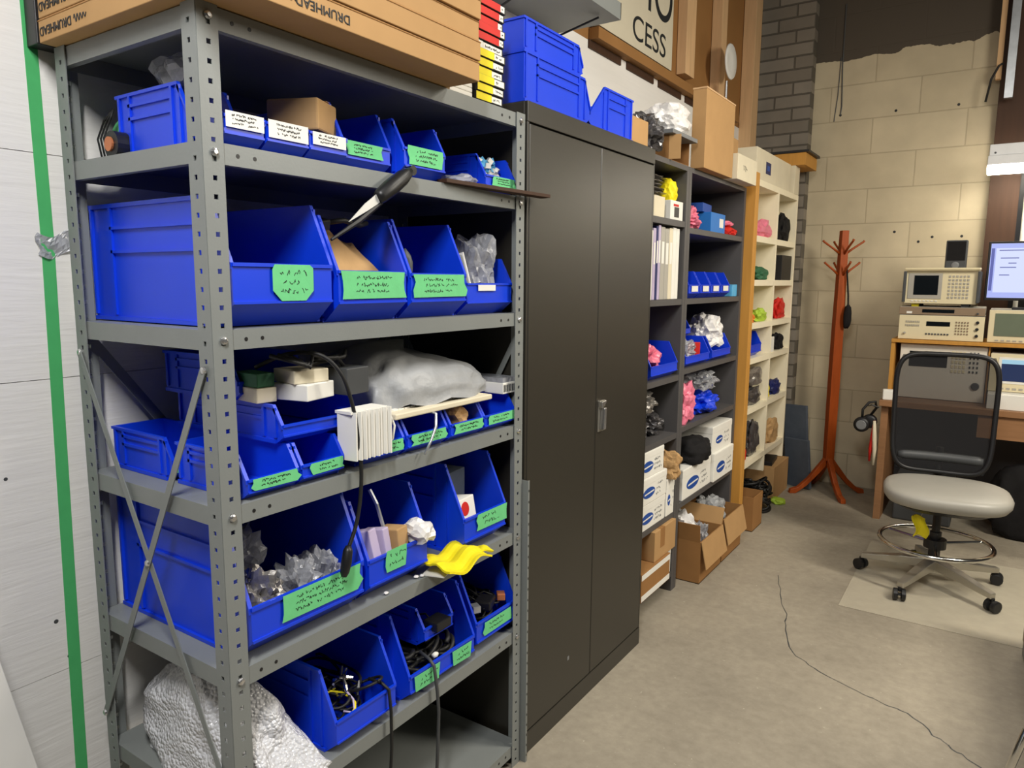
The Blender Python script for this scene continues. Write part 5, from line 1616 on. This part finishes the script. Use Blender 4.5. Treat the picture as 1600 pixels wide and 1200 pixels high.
# back frame and mesh
bz0, bz1, bw_ = .52, 1.125, .225
def bp_(u, w):      # u across -1..1, w up 0..1
    return Vector((bw_ * u * (0.97 + .05 * w), .205 + .055 * w + .03 * (1 - u * u) * (1 - .3 * w) + .02 * math.sin(w * 3.1), bz0 + (bz1 - bz0) * w))
ring = []
for i in range(64):
    g = 2 * math.pi * i / 64
    c_, s_ = math.cos(g), math.sin(g)
    u = abs(c_) ** .36 * (1 if c_ > 0 else -1)
    w = .5 + .5 * abs(s_) ** .36 * (1 if s_ > 0 else -1)
    ring.append(bp_(u, w))
MB().tube(ring, .0125, 8, True).build('back_frame', 'black_plastic', ch_, smooth=True)
def meshpt(a, b):
    u, w = 2 * a - 1, b
    lim = 1 - .10 * (abs(2 * w - 1) ** 8)
    return bp_(u * lim * .985, .012 + .976 * w)
MB().sheet(meshpt, 16, 16).build('mesh_back', 'chair_mesh', ch_, smooth=True)
lum = [bp_(u, .12) + Vector((0, .012, 0)) for u in [k / 8 - 1 for k in range(1, 16)]]
MB().tube(lum, [.020] + [.026] * 13 + [.020], 8).build('lumbar_bar', 'dark_grey', ch_, smooth=True)
MB().tube([(0, .05, sz - .02), (0, .20, sz - .03), (0, .275, sz + .06), (0, .285, bz0 + .12)], [.022, .022, .02, .018], 8).build('back_support', 'black_plastic', ch_, smooth=True)
MB().lathe([(.026, .12), (.026, .27), (.018, .271), (.018, .41)], (0, 0, 0), 18).build('gas_column', 'black_plastic', ch_, smooth=False)
MB().lathe([(.03, .07), (.045, .075), (.045, .115), (.032, .125)], (0, 0, 0), 20).build('hub', 'alu', ch_)
fr = [(.245 * math.cos(2 * math.pi * k / 40), .245 * math.sin(2 * math.pi * k / 40), .215) for k in range(40)]
MB().tube(fr, .012, 8, True).build('foot_ring', 'chrome', ch_, smooth=True)
MB().lathe([(.05, .19), (.05, .235)], (0, 0, 0), 18).build('ring_collar', 'black_plastic', ch_)
for k in range(3):
    g = R(30 + 120 * k)
    MB().tube([(.045 * math.cos(g), .045 * math.sin(g), .212), (.24 * math.cos(g), .24 * math.sin(g), .215)], .007, 6).build('ring_spoke', 'chrome', ch_)
for k in range(5):
    g = R(178 + 72 * k - 6)
    dx, dy = math.cos(g), math.sin(g)
    lg = MB()
    pr = [(.03, .108, .026, .024), (.15, .098, .023, .020), (.27, .080, .018, .015), (.325, .074, .015, .013)]
    vs, fs = [], []
    for r_, z, hw_, hh_ in pr:
        for a, b in ((-1, -1), (1, -1), (1, 1), (-1, 1)):
            vs.append((dx * r_ - dy * hw_ * a, dy * r_ + dx * hw_ * a, z + hh_ * b))
    for i in range(3):
        for q in range(4):
            fs.append((i * 4 + q, i * 4 + (q + 1) % 4, i * 4 + 4 + (q + 1) % 4, i * 4 + 4 + q))
    fs += [(3, 2, 1, 0), (12, 13, 14, 15)]
    leg = lg.add(vs, fs).build('leg', 'alu', ch_, bevel=.003)
    cc = (dx * .325, dy * .325)
    cs_ = MB().tube([(cc[0], cc[1], .064), (cc[0], cc[1], .045)], .008, 8)
    a2 = g + 1.1 + k
    ax_, ay_ = math.cos(a2), math.sin(a2)
    for s_ in (-1, 1):
        c0 = Vector((cc[0] + ax_ * .017 * s_, cc[1] + ay_ * .017 * s_, .0285))
        h_ = Vector((ax_, ay_, 0)) * .010
        cs_.tube([c0 - h_, c0 - h_ * .8, c0 + h_ * .8, c0 + h_], [.022, .028, .028, .022], 16)
    cs_.tube([(cc[0] - ax_ * .02, cc[1] - ay_ * .02, .0285), (cc[0] + ax_ * .02, cc[1] + ay_ * .02, .0285)], .007, 8)
    cs_.build('caster', 'black_plastic', leg)
tg = MB().sheet(lambda u, v: (-.10 + .055 * u + .012 * math.sin(5 * v), -.10 + .02 * u + .006 * math.sin(6 * u), .26 + .10 * v + .01 * math.sin(4 * u)), 6, 8)
tg.build('yellow_tag', 'yellow', ch_, solid=.006)
MB().tube([(-.075, -.09, .355), (-.06, -.07, .405)], .002, 5).build('tag_string', 'paper_white', ch_)

tag(MB().tube([(1.234, 1.60, 0.012), (1.262, 1.60, 0.137), (1.33, 1.60, 0.44)], .011, 10).tube([(1.215, 1.56, .012), (1.30, 1.64, .012)], .010, 8).build('chrome_leg', 'chrome', smooth=True), 'chrome furniture leg at the very bottom right corner', 'furniture leg')
# ================================================================== low metal furniture at the right edge
fp = thing('low_metal_cabinet', 'low grey metal cabinet cut off by the lower right edge', 'cabinet', (1.318, 2.70, 0), 3.6)
MB().box(0.0, .45, -.98, 0.0, .0, .44).build('cabinet_body', 'grey_plastic', fp, bevel=.004)
MB().box(-.003, .0, -.98, -.003, .06, .43).build('side_panel', 'instrument_brown', fp)
